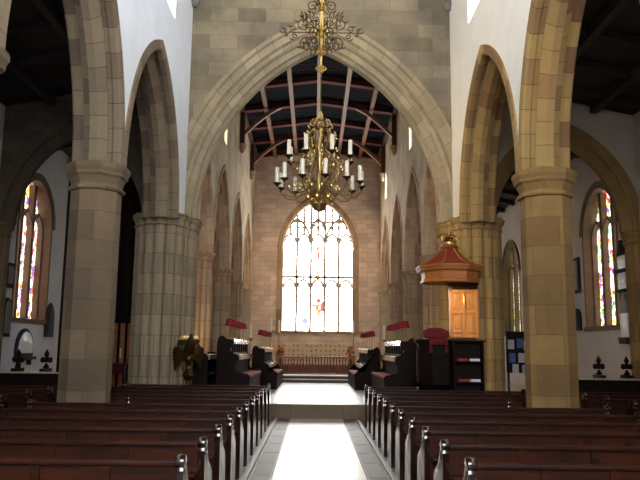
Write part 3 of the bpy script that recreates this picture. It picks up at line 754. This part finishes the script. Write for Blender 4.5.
bk = b.build('bible', M['altar_gold'], None, (-2.865, 15.82, 1.785)); bk.rotation_euler = (0, 0, .35)
tag(bk, 'open bible with gilt pages lying on the eagle lectern', 'book')

# ------------------------------------------------------------------ pulpit with tester, back panel
oc = lambda r, ph=PI/8: [(r*math.cos(2*PI*k/8+ph), r*math.sin(2*PI*k/8+ph)) for k in range(8)]
o = empty('pulpit_tester', (2.87, 15.25, 3.03), label='octagonal red tented sounding board with gilt crown on the right chancel pier', cat='sounding board')
MB().lathe([(.02, .02), (.60, .02), (.66, .0), (.66, .06), (.62, .08), (.64, .22), (.72, .25), (.73, .29), (.76, .33), (.76, .36), (.70, .37)], 8, phase=PI/8).build('cornice', M['tester_oak'], o, sharp=15)
MB().lathe([(.72, .36), (.58, .41), (.42, .50), (.30, .60), (.22, .69), (.17, .76), (.02, .765)], 8, phase=PI/8).build('tented_roof', M['tester_red'], o, sharp=15)
b = MB()
for k in range(8):
    a = 2*PI*k/8+PI/8; b.tube([(r*math.cos(a), r*math.sin(a), z) for r, z in ((.73, .37), (.59, .42), (.43, .51), (.31, .61), (.23, .70), (.17, .77))], .016, 6)
b.build('rib', M['gilt'], o)
MB().lathe([(.2, .76), (.21, .78), (.2, .81), (.16, .82)], 8, phase=PI/8).build('top_moulding', M['tester_red'], o, sharp=15)
c = empty('crown', (0, 0, .82)); c.parent = o; c.scale = (1.25, 1.25, 1.15)
MB().lathe([(.125, 0), (.135, .02), (.13, .07), (.125, .075), (.115, .07), (.115, .0)], 16, cap=False).build('circlet', M['gilt'], c)
b = MB()
for k in range(8):
    a = 2*PI*k/8; b.ball((.13*math.cos(a), .13*math.sin(a), .10), .022, 8)
for k in range(4):
    a = 2*PI*k/4+PI/8; b.tube([(r*math.cos(a), r*math.sin(a), z) for r, z in ((.125, .07), (.155, .15), (.13, .21), (.06, .225), (0, .2))], .014, 6)
b.ball((0, 0, .235), .03, 10); b.box((-.008, -.008, .25), (.008, .008, .32)); b.box((-.03, -.008, .28), (.03, .008, .295))
b.build('arch', M['gilt'], c)
MB().ball((0, 0, .09), .105, 12, (1, 1, .9)).build('cap', M['red_velvet'], c)
b = MB()
b.box((.1, .1, -.1), (.62, .42, .0), bev=.01); b.prism([(-.1, .0), (.64, .0), (.6, -.06), (.4, -.1), (.1, -.1)], 'y', .0, .1); b.build('bracket', M['stall'], o)
# back board
o = empty('oak_back_board', (3.22, 15.5, 1.86), label='honey oak pulpit back board with carved panels below the tester', cat='wood panel')
MB().box((-.32, 0, 0), (.32, .06, 1.06)).build('board', M['oak_gold'], o)
b = MB()
for x0, x1 in ((-.32, -.25), (.25, .32), (-.035, .035)): b.box((x0, -.035, 0), (x1, .0, 1.06), bev=.006)
for z0, z1 in ((0, .07), (.10, .16), (.52, .58), (.99, 1.06)): b.box((-.32, -.03, z0), (.32, .0, z1), bev=.006)
b.build('framing', M['oak_gold'], o)
for x in (-.142, .142):
    for z0, z1 in ((.2, .48), (.62, .96)): MB().box((x-.08, -.018, z0), (x+.08, 0, z1), bev=.008).build('panel', M['oak_gold'], o)
b = MB(); b.ball((0, -.045, .93), .035, 10, (1, .6, 1)); b.tube([(0, -.045, .91), (0, -.045, .8), (0, -.04, .68)], [.02, .045, .025], 8); b.build('carved_figure', M['gilt'], o)
# pulpit body
o = empty('pulpit', (2.62, 15.52, 0), label='dark octagonal pulpit at the foot of the right chancel pier', cat='pulpit')
MB().lathe([(.3, .0), (.3, .1), (.2, .2), (.17, .5), (.22, .7), (.42, .86), (.46, .9)], 8, phase=PI/8).build('stem', M['stall'], o, sharp=15)
MB().lathe([(.46, .86), (.46, 1.74), (.40, 1.74), (.40, .95), (.02, .95)], 8, phase=PI/8, cap=False).build('drum', M['stall'], o, sharp=15)
MB().lathe([(.38, 1.72), (.48, 1.72), (.53, 1.77), (.53, 1.81), (.38, 1.82)], 8, phase=PI/8, cap=False).build('ledge', M['stall'], o, sharp=15)
for k in range(8):
    a = 2*PI*k/8; b = MB()
    b.prism([(-.13, 1.0), (.13, 1.0), (.13, 1.5), (0, 1.64), (-.13, 1.5)], 'y', -.015, .015)
    b.xform(Matrix.Rotation(a-PI/2, 4, 'Z') @ Matrix.Translation((0, .46*math.cos(PI/8)+.005, 0))); b.build('panel', M['stall'], o)
pulpit = o
o = pulpit
b = MB(); b.box((-.26, -.555, 1.70), (.14, -.535, 1.825), bev=.005); b.box((-.26, -.555, 1.82), (.14, -.40, 1.832), bev=.004); b.build('velvet_fall', M['red_velvet'], o)
for x in (-.23, .11): MB().tube([(x, -.545, 1.71), (x, -.55, 1.63), (x, -.55, 1.53)], [.014, .032, .042], 10).build('tassel', M['red_velvet'], o)
o = empty('pulpit_cushion', (2.56, 15.26, 1.836), label='plump crimson velvet cushion on top of the pulpit ledge', cat='cushion')
b = MB(); b.box((-.27, -.15, .0), (.27, .2, .15), bev=.06); b.ball((0, .03, .12), .28, 16, (1.0, .6, .4)); b.build('pad', M['red_velvet'], o)
# dark bookcase at the pulpit foot
o = empty('bookcase', (3.12, 14.76, 0), label='dark open bookcase beside the pulpit, books on its shelves', cat='bookcase')
for x in (-.31, .29): MB().box((x, -.12, 0), (x+.03, .12, 1.76)).build('side_panel', M['stall'], o)
MB().box((-.31, .10, 0), (.32, .12, 1.76)).build('back_panel', M['stall'], o)
for z in (.1, .5, .92, 1.34): MB().box((-.28, -.12, z), (.29, .10, z+.025)).build('shelf', M['stall'], o)
MB().box((-.35, -.15, 1.76), (.36, .14, 1.80), bev=.01).build('top', M['stall'], o)
for x, z, m, lab, ry in ((-.12, 1.366, 'book_red', 'red hymn book lying on the upper shelf of the dark bookcase', .1), (.15, 1.366, 'paper', 'white booklet lying on the upper shelf of the dark bookcase', -.15), (-.1, .946, 'book_red', 'red hymn book lying on the lower shelf of the dark bookcase', -.1), (.14, .946, 'paper', 'white booklet lying on the lower shelf of the dark bookcase', .12)):
    b = MB().box((-.1, -.09, 0), (.1, .07, .05), bev=.006).build('book', M[m], None, (3.12+x, 14.76, z)); b.rotation_euler = (0, 0, ry); tag(b, lab, 'book')

# ------------------------------------------------------------------ sanctuary: rail, altar, candlesticks, flowers
o = empty('communion_rail', (0, 27.0, .57), label='wooden communion rail with turned balusters across the sanctuary step', cat='rail')
MB().box((-1.5, -.05, .64), (1.5, .07, .71), bev=.015).build('top_rail', M['tester_oak'], o)
MB().box((-1.5, -.035, .03), (1.5, .045, .09), bev=.01).build('bottom_rail', M['tester_oak'], o)
bal = MB().lathe([(.022, .09), (.03, .12), (.018, .15), (.028, .24), (.036, .3), (.026, .4), (.017, .5), (.028, .55), (.02, .6), (.025, .64)], 10).build('baluster', M['tester_red'], o)
for i in range(25):
    c = bal if i == 0 else bal.copy()
    if i: COL.objects.link(c); c.parent = o
    c.location = (-1.38+2.76*i/24, 0, 0)
for x in (-1.47, 1.47): MB().box((x-.05, -.05, 0), (x+.05, .05, .76), bev=.01).build('post', M['tester_oak'], o)
o = empty('altar', (.02, 31.2, .86), label='altar with pale gold frontal below the east window', cat='altar')
MB().box((-1.36, -.4, 0), (1.36, .4, .9)).build('table', M['stall'], o)
MB().box((-1.38, -.43, .02), (1.38, -.405, .84)).build('frontal', M['altar_gold'], o)
MB().box((-1.38, -.445, .80), (1.38, -.43, .93)).build('superfrontal', M['altar_gold'], o)
MB().box((-1.42, -.44, .905), (1.42, .42, .935), bev=.008).build('altar_cloth', M['white_cloth'], o)
def candlestick(h):
    o = empty('candlestick')
    MB().lathe([(.17, 0), (.17, .04), (.1, .08), (.06, .14), (.08, .2), (.03, .26), (.028, h*.5), (.05, h*.52), (.028, h*.55), (.028, h-.14), (.08, h-.08), (.1, h-.03), (.1, h), (.03, h)], 14).build('stand', M['brass'], o)
    MB().lathe([(.045, h), (.045, h+.52), (.01, h+.55)], 12).build('candle', M['wax'], o)
    return o
cs = candlestick(1.4); cs.location = (-1.62, 31.3, .86); tag(cs, 'tall brass candlestick with white candle, just left of the altar', 'candlestick', 'sanctuary candlesticks')
dup(cs, (1.68, 31.3, .86), 0, 'tall brass candlestick with white candle, just right of the altar', 'sanctuary candlesticks', 'candlestick')
dup(cs, (-1.91, 30.2, .86), 0, 'tall brass candlestick with white candle, farther out on the left of the altar', 'sanctuary candlesticks', 'candlestick')
dup(cs, (-2.6, 28.3, .57), 0, 'tall brass candlestick with white candle behind the left choir stalls', 'sanctuary candlesticks', 'candlestick')
dup(cs, (2.75, 28.3, .57), 0, 'tall brass candlestick with white candle behind the right choir stalls', 'sanctuary candlesticks', 'candlestick')
def flowers():
    o = empty('flower_arrangement')
    MB().lathe([(.14, 0), (.14, .03), (.05, .08), (.04, .34), (.09, .38), (.12, .42)], 12).build('pedestal', M['brass_dark'], o)
    f = MB(); g = MB()
    for i in range(42):
        a = random.uniform(0, 2*PI); u = random.random(); r = .17*math.sqrt(random.random()); z = .44+.36*u
        r *= 1.25-u*.8
        (f if i % 3 else g).ball((r*math.cos(a), r*math.sin(a), z), random.uniform(.035, .055), 8)
    f.build('blooms', M['orange'], o); g.build('leaves', M['leaf'], o)
    return o
fl = flowers(); fl.location = (-1.5, 30.4, .86); tag(fl, 'orange flower arrangement on a stand at the left end of the altar', 'flowers', 'altar flowers')
dup(fl, (1.52, 30.4, .86), 1.0, 'orange flower arrangement on a stand at the right end of the altar', 'altar flowers', 'flowers')

# ------------------------------------------------------------------ chandelier
def spiral(c, r0, r1, a0, turns, n=18):
    return [(c[0]+(r0+(r1-r0)*i/n)*math.cos(a0+turns*2*PI*i/n), c[1]+(r0+(r1-r0)*i/n)*math.sin(a0+turns*2*PI*i/n)) for i in range(n+1)]
def rad(path, a):   # (radius, z) path turned to angle a
    return [(r*math.cos(a), r*math.sin(a), z) for r, z in path]
CHZ = 4.1
o = empty('chandelier', (-.02, 12.5, 0), label='gilded two tier candle chandelier hanging before the chancel arch', cat='chandelier')
b = MB(); b.tube([(0, 0, 5.6), (0, 0, 13.1)], .012, 8); b.build('hanging_rod', M['iron'], o)
b = MB()
for z, r in ((8.05, .05), (7.98, .065), (7.51, .085), (7.4, .06), (7.18, .05), (7.08, .06), (6.8, .03), (6.72, .04), (8.3, .04)):
    b.ball((0, 0, z), r, 12, (1, 1, .9))
    for k in range(8): b.ball((r*1.15*math.cos(k*PI/4), r*1.15*math.sin(k*PI/4), z+.02), r*.35, 6, (1, 1, 1.6))
b.lathe([(.015, 6.7), (.02, 7.05), (.02, 7.3), (.06, 7.42), (.08, 7.55), (.03, 7.62), (.02, 7.9), (.05, 8.0), (.018, 8.3)], 12); b.build('stem_knob', M['gilt'], o)
for k in range(6):
    a = k*PI/3; b = MB()
    b.tube(rad([(.03, 7.5), (.75, 7.5)], a), [.016, .007], 6)
    S = [spiral((.28, 7.26), .16, .03, PI*.75, -1.3), spiral((.17, 7.24), .10, .02, PI*.9, 1.4), spiral((.34, 7.68), .13, .02, -PI*.6, 1.25), spiral((.17, 7.68), .10, .02, -PI*.3, -1.3), spiral((.54, 7.58), .07, .015, -PI*.5, 1.3), spiral((.5, 7.43), .06, .015, PI*.5, -1.3), spiral((.18, 8.03), .11, .02, PI, -1.4), spiral((.13, 8.27), .09, .02, PI, -1.4), spiral((.68, 7.54), .035, .01, -PI*.5, 1.1), spiral((.66, 7.45), .04, .01, PI*.5, -1.1)]
    for p in S[:6]+S[8:]: b.tube(rad(p, a), .012, 5)
    for p in S[:6]+S[8:]: b.tube(rad([(p[0][0], 7.5), p[0]], a), .008, 5)
    for p, nm in ((S[6], 'top_scroll'), (S[7], 'finial_scroll')):
        t = MB(); t.tube(rad([(.01, p[0][1]), p[0]], a), .0095, 5); t.tube(rad(p, a), .012, 5); t.build(nm, M['iron'], o)
    for r, z in ((.75, 7.5), (.47, 7.72), (.6, 7.62), (.42, 7.2), (.56, 7.36), (.72, 7.58)): b.tube(rad([(r-.05, z-.02), (r, z), (r+.05, z+.015)], a), [.004, .018, .003], 6)
    b.build('upper_scrollwork', M['iron'], o)
b = MB()
for k in range(6):
    a = k*PI/3; b.tube(rad(spiral((.06, 6.78), .05, .012, PI, -1.3, 10), a), .008, 5)
b.build('scroll_collar', M['gilt'], o)
# body: balusters, cage of scrolls, pendants
MB().lathe([(.015, 5.95), (.04, 5.9), (.06, 5.8), (.03, 5.74), (.07, 5.66), (.03, 5.58), (.03, 5.4), (.07, 5.25), (.08, 5.05), (.04, 4.85), (.06, 4.7), (.12, 4.55), (.10, 4.42), (.06, 4.35), (.12, 4.27), (.15, 4.18), (.10, 4.08), (.02, 4.04)], 16).build('baluster_stem', M['brass'], o)
for k in range(12):
    a = k*PI/6+.1; b = MB()
    q = [(.05, 5.62), (.14, 5.60), (.24, 5.48), (.27, 5.33), (.2, 5.24), (.17, 5.15), (.26, 5.05), (.37, 4.9), (.38, 4.72), (.28, 4.58), (.18, 4.52), (.2, 4.42), (.29, 4.36)]
    b.tube(rad(q, a), .014, 6)
    for p in (spiral((.24, 5.38), .09, .02, PI*.2, 1.3, 12), spiral((.3, 4.95), .11, .02, -PI*.3, 1.3, 12), spiral((.3, 4.6), .09, .02, 0, -1.3, 12), spiral((.14, 5.72), .07, .015, PI, -1.3, 10)): b.tube(rad(p, a), .010, 5)
    for r, z in ((.29, 5.5), (.32, 5.2), (.42, 4.84), (.36, 4.48), (.22, 5.65), (.36, 5.02), (.26, 5.12)): b.ball((r*math.cos(a), r*math.sin(a), z), .022, 6, (1, 1, 1.5))
    b.build('scroll_rib', M['brass'], o)
for k in range(6):
    a = k*PI/3+.3; b = MB(); b.tube([(0.1*math.cos(a), .1*math.sin(a), 4.42), (.21*math.cos(a), .21*math.sin(a), 4.36), (.21*math.cos(a), .21*math.sin(a), 4.3)], .012, 6)
    b.ball((.21*math.cos(a), .21*math.sin(a), 4.30), .058, 10); b.tube([(.21*math.cos(a), .21*math.sin(a), 4.26), (.21*math.cos(a), .21*math.sin(a), 4.18)], [.03, .005], 6)
    b.build('gilt_pendant', M['gilt'], o)
def arm(a, q, rE, zP, zA):
    b = MB(); b.tube(rad(q, a), .012, 6)
    e = len(q); 
    b.tube(rad(spiral((rE*.72, zP-.06), .07, .015, PI*.5, 1.3, 12), a), .008, 5)
    ar = b.build('candle_arm', M['brass'], o)
    x, y = rE*math.cos(a), rE*math.sin(a)
    MB().lathe([(.015, zP-.06), (.03, zP-.03), (.075, zP), (.08, zP+.012), (.03, zP+.012), (.03, zP+.04)], 12, (x, y, 0)).build('drip_pan', M['brass_dark'], ar)
    MB().lathe([(.037, zP+.02), (.037, zP+.29), (.03, zP+.297), (.004, zP+.31)], 10, (x, y, 0)).build('candle', M['wax'], ar)
for k in range(8):
    a = k*PI/4+.35; arm(a, [(.12, 5.2), (.25, 5.05), (.4, 4.9), (.54, 4.9), (.60, 4.97), (.60, 5.01)], .60, 5.03, 5.2)
for k in range(12):
    a = k*PI/6+.12; arm(a, [(.15, 4.6), (.3, 4.42), (.5, 4.3), (.68, 4.34), (.78, 4.46), (.78, 4.52)], .78, 4.54, 4.6)

# ------------------------------------------------------------------ monuments
def tablet(s, y0, y1, z0, z1, mat, frame, label, head=0, name='wall_monument', ledge=False, X=AX):
    h = z1-z0; w = (y1-y0)/2
    o = empty(name, (s*X, (y0+y1)/2, z0), label=label, cat='wall monument')
    def outline(e):
        hw = w-e; p = [(-hw, e), (hw, e)]
        if head == 0: return p+[(hw, h-e), (-hw, h-e)]
        if head == 1: return p+[(hw*math.cos(t), h-w+hw*math.sin(t)) for t in [PI*i/12 for i in range(13)]]
        return p+[(hw*q, arch_z((0, hw, 0, h-1.5*w, 1.5*w-e), hw*q)) for q in (1, .9, .7, .4, 0, -.4, -.7, -.9, -1)]
    MB().prism(outline(0), 'x', 0, -s*.06, bev=.008).build('frame', M[frame], o)
    MB().prism(outline(.09), 'x', -s*.06, -s*.085, bev=.006).build('tablet', M[mat], o)
    if ledge:
        x0, x1 = sorted((0, -s*.14)); MB().box((x0, -w-.06, -.08), (x1, w+.06, 0), bev=.01).build('ledge', M['slate'], o)
        for q in (-.6, .6):
            x0, x1 = sorted((0, -s*.1)); MB().box((x0, q*w-.05, -.22), (x1, q*w+.05, -.08)).build('bracket', M['slate'], o)
    return o
tablet(-1, 18.2, 19.3, 1.28, 2.02, 'marble', 'slate', 'white round headed memorial tablet below the left stained window', 1, ledge=True)
tablet(-1, 20.12, 20.72, 1.82, 2.8, 'slate', 'slate', 'black pointed memorial tablet to the right of the left stained window', 2)
tablet(-1, 16.9 + .4, 17.75, 3.0, 3.62, 'grey_stone', 'slate', 'upper black framed memorial beside the left stained window', 0)
tablet(-1, 17.3, 17.75, 1.78, 2.75, 'grey_stone', 'slate', 'lower black round headed memorial beside the left stained window', 1)
tablet(1, 20.45, 21.1, 3.3, 4.35, 'grey_stone', 'slate', 'tall black framed memorial beyond the right stained window', 0)
tablet(1, 20.5, 21.1, 2.2, 2.85, 'slate', 'slate', 'small black arched memorial low beyond the right stained window', 1)
# big monument between respond and window on the right
o = empty('wall_monument', (AX, 17.55, 1.95), label='tiered white marble and black slate monument at the near side of the right stained window', cat='wall monument')
b = MB(); b.prism([(-.28, .0), (.22, .0), (.18, -.16), (-.24, -.16)], 'x', -.16, 0, bev=.01); b.box((-.16, -.3, 1.13), (0, .24, 1.2), bev=.01); b.box((-.18, -.32, 1.62), (0, .26, 1.7), bev=.01); b.build('ledge', M['slate'], o)
for lo, hi in (((-.09, -.26, 0), (0, .2, .6)), ((-.09, -.25, 1.72), (0, .19, 2.05)), ((-.1, -.24, 1.2), (0, .18, 1.62))): MB().box(lo, hi, bev=.01).build('tablet', M['marble'], o)
MB().prism([(-.24, .6), (.18, .6), (.18, .85), (-.03, 1.1), (-.24, .85)], 'x', -.1, 0, bev=.01).build('arched_panel', M['grey_stone'], o)
b = MB(); b.ball((-.07, -.03, 2.22), .14, 12, (.6, .7, 1.2)); b.tube([(-.06, -.25, 2.07), (-.08, -.15, 2.2), (-.08, .09, 2.2), (-.06, .19, 2.07)], .04, 8); b.ball((-.07, -.03, 2.4), .06, 10); b.build('carved_urn', M['slate'], o)
# cartouche seen through the chancel arcade
o = empty('wall_monument', (5.08, 33.9, 2.9), label='white marble cartouche on the far aisle wall seen past the pulpit', cat='wall monument')
b = MB(); b.prism([(-.3, .35), (0, .0), (.3, .35), (.42, .8), (.34, 1.25), (.2, 1.5), (0, 1.62), (-.2, 1.5), (-.34, 1.25), (-.42, .8)], 'y', -.1, 0, bev=.02); b.build('tablet', M['marble'], o)
b = MB(); b.ball((0, -.1, .95), .24, 14, (.8, .3, 1.1)); b.build('carved_shield', M['grey_stone'], o)
b = MB(); b.ball((0, -.06, 1.72), .12, 10, (1.2, .6, .9)); 
for q in (-1, 1): b.tube([(q*.1, -.07, 1.6), (q*.3, -.07, 1.55), (q*.44, -.07, 1.3), (q*.4, -.07, 1.1)], [.03, .05, .04, .02], 8)
b.build('scroll_crest', M['marble'], o)

# ------------------------------------------------------------------ small furniture in the aisles
o = empty('display_board', (5.2, 18.2, P), label='display board with blue and white sheets behind the right pillar', cat='display board')
MB().box((-.32, 0, .7), (.32, .04, 1.75)).build('board', M['slate'], o)
for x in (-.28, .28): MB().box((x-.02, -.02, 0), (x+.02, .06, .7)).build('leg', M['slate'], o)
for x, z, m in ((-.2, 1.42, 'paper'), (.03, 1.45, 'book_blue'), (.21, 1.4, 'paper'), (-.18, 1.08, 'book_blue'), (.06, 1.08, 'paper'), (.22, 1.02, 'book_blue'), (-.1, .8, 'paper'), (.15, .78, 'paper')):
    MB().box((x-.08, -.012, z-.12), (x+.08, -.001, z+.12)).build('sheet', M[m], o)
o = empty('tall_screen', (-5.82, 19.3, P), label='tall black oak screen in the left aisle behind the octagonal pillar', cat='screen')
MB().box((-1.2, 0, 0), (1.2, .12, 6.2)).build('panel', M['stall'], o)
b = MB()
for i in range(9): b.box((-1.2+i*.29, -.05, .1), (-1.12+i*.29, 0, 6.1))
for z in (.1, 1.6, 3.2, 4.8): b.box((-1.2, -.045, z), (1.2, 0, z+.12))
b.build('framing', M['stall'], o)
MB().box((-1.28, -.12, 6.1), (1.28, .2, 6.3), bev=.03).build('cornice', M['stall'], o)
o = empty('oak_screen', (-5.2, 18.6, P), label='low oak screen in the left aisle seen between pillar and pier', cat='screen')
MB().box((-.6, 0, 0), (.6, .06, 1.9)).build('panel', M['tester_oak'], o)
b = MB()
for i in range(7): b.box((-.6+i*.19, -.03, .2), (-.54+i*.19, 0, 1.85))
b.box((-.66, -.05, 1.85), (.66, .1, 1.95), bev=.01); b.build('framing', M['stall'], o)
o = empty('side_table', (-5.1, 17.9, P), label='small table with red cloth before the oak screen in the left aisle', cat='table')
MB().box((-.35, -.2, .78), (.35, .2, .82)).build('table_top', M['stall'], o)
for x in (-.3, .3):
    for y in (-.15, .15): MB().box((x-.025, y-.025, 0), (x+.025, y+.025, .78)).build('leg', M['stall'], o)
c = MB(); c.box((-.3, -.215, .0), (.3, .215, .008)); c.box((-.3, -.222, -.25), (.3, -.214, .008)); c = c.build('tablecloth', M['red_velvet'], None, (-5.1, 17.9, P+.822)); tag(c, 'red cloth hanging over the small side table in the left aisle', 'tablecloth')
for i, (x, lab) in enumerate(((-.15, 'left'), (.15, 'right'))):
    c = empty('candlestick', (-5.1+x, 17.9, P+.832), label='small white candle on the red clothed side table, %s of the pair' % lab, cat='candlestick', group='side table candles')
    MB().lathe([(.05, 0), (.05, .015), (.015, .03), (.015, .1), (.035, .12)], 10).build('stand', M['brass'], c); MB().lathe([(.022, .12), (.022, .36), (.004, .38)], 10).build('candle', M['wax'], c)

# ------------------------------------------------------------------ warm spots without fittings: pulpit and pier lamps, added east wall and arch spots
def spot(name, loc, target, power, size, col, blend=.6, rad_=.12):
    l = bpy.data.lights.new(name, 'SPOT'); l.energy = power; l.spot_size = size; l.spot_blend = blend; l.color = col; l.shadow_soft_size = rad_
    ob = bpy.data.objects.new(name, l); COL.objects.link(ob); ob.location = loc
    ob.rotation_euler = (Vector(target)-Vector(loc)).to_track_quat('-Z', 'Y').to_euler(); return ob
WARM = (1, .72, .36)
for q in (-1, 1): spot('sanctuary_lamp', (q*2.7, 26.0, 9.0), (q*.4, 34, 4.6), 420, 1.1, (1, .76, .52), 1.0)  # added unseen spots that warm and brighten the east wall
spot('arch_floodlight', (-2.7, 15.3, 4.9), (2.9, 16.6, 6.0), 320, 1.0, (1, .7, .34), 1.0)  # added unseen spot that turns the right arch arm golden
spot('pier_floodlight', (1.2, 13.2, 1.9), (3.6, 15.8, 2.6), 70, .9, (1, .7, .36), 1.0)
spot('pulpit_lamp', (2.75, 14.7, 2.9), (3.35, 15.9, 2.1), 24, 1.5, WARM)
spot('pier_lamp', (-3.75, 18.2, 1.0), (-3.45, 20.2, 2.6), 90, 1.2, (1, .62, .3))
spot('pier_lamp', (3.75, 18.2, 1.0), (3.45, 20.2, 2.6), 60, 1.2, (1, .62, .3))

# ------------------------------------------------------------------ world, camera
wd = bpy.data.worlds.new('World'); SC.world = wd; wd.use_nodes = True
wd.node_tree.nodes['Background'].inputs[0].default_value = (.6, .75, 1, 1); wd.node_tree.nodes['Background'].inputs[1].default_value = .3
pitch, yaw, roll_ = .153, .008, -.012
cp, sp, cy, sy = math.cos(pitch), math.sin(pitch), math.cos(yaw), math.sin(yaw)
fwd = Vector((sy*cp, cy*cp, sp)); right = Vector((cy, -sy, 0)); up = right.cross(fwd)
cr, sr = math.cos(roll_), math.sin(roll_)
r2 = cr*right-sr*up; u2 = sr*right+cr*up
cd = bpy.data.cameras.new('Camera'); cam = bpy.data.objects.new('Camera', cd); COL.objects.link(cam)
cd.sensor_width = 36; cd.lens = 700/640*36; cd.clip_start = .05; cd.clip_end = 200
mt = Matrix((r2, u2, -fwd)).transposed().to_4x4(); mt.translation = (-.101, 0, 1.6); cam.matrix_world = mt
SC.camera = cam
vs = SC.view_settings; vs.view_transform = 'Standard'; vs.look = 'None'; vs.exposure = 0.45; vs.gamma = 1; vs.use_curve_mapping = False
SC.cycles.max_bounces = 10; SC.cycles.diffuse_bounces = 6; SC.cycles.sample_clamp_indirect = 8
SC.cycles.use_denoising = True
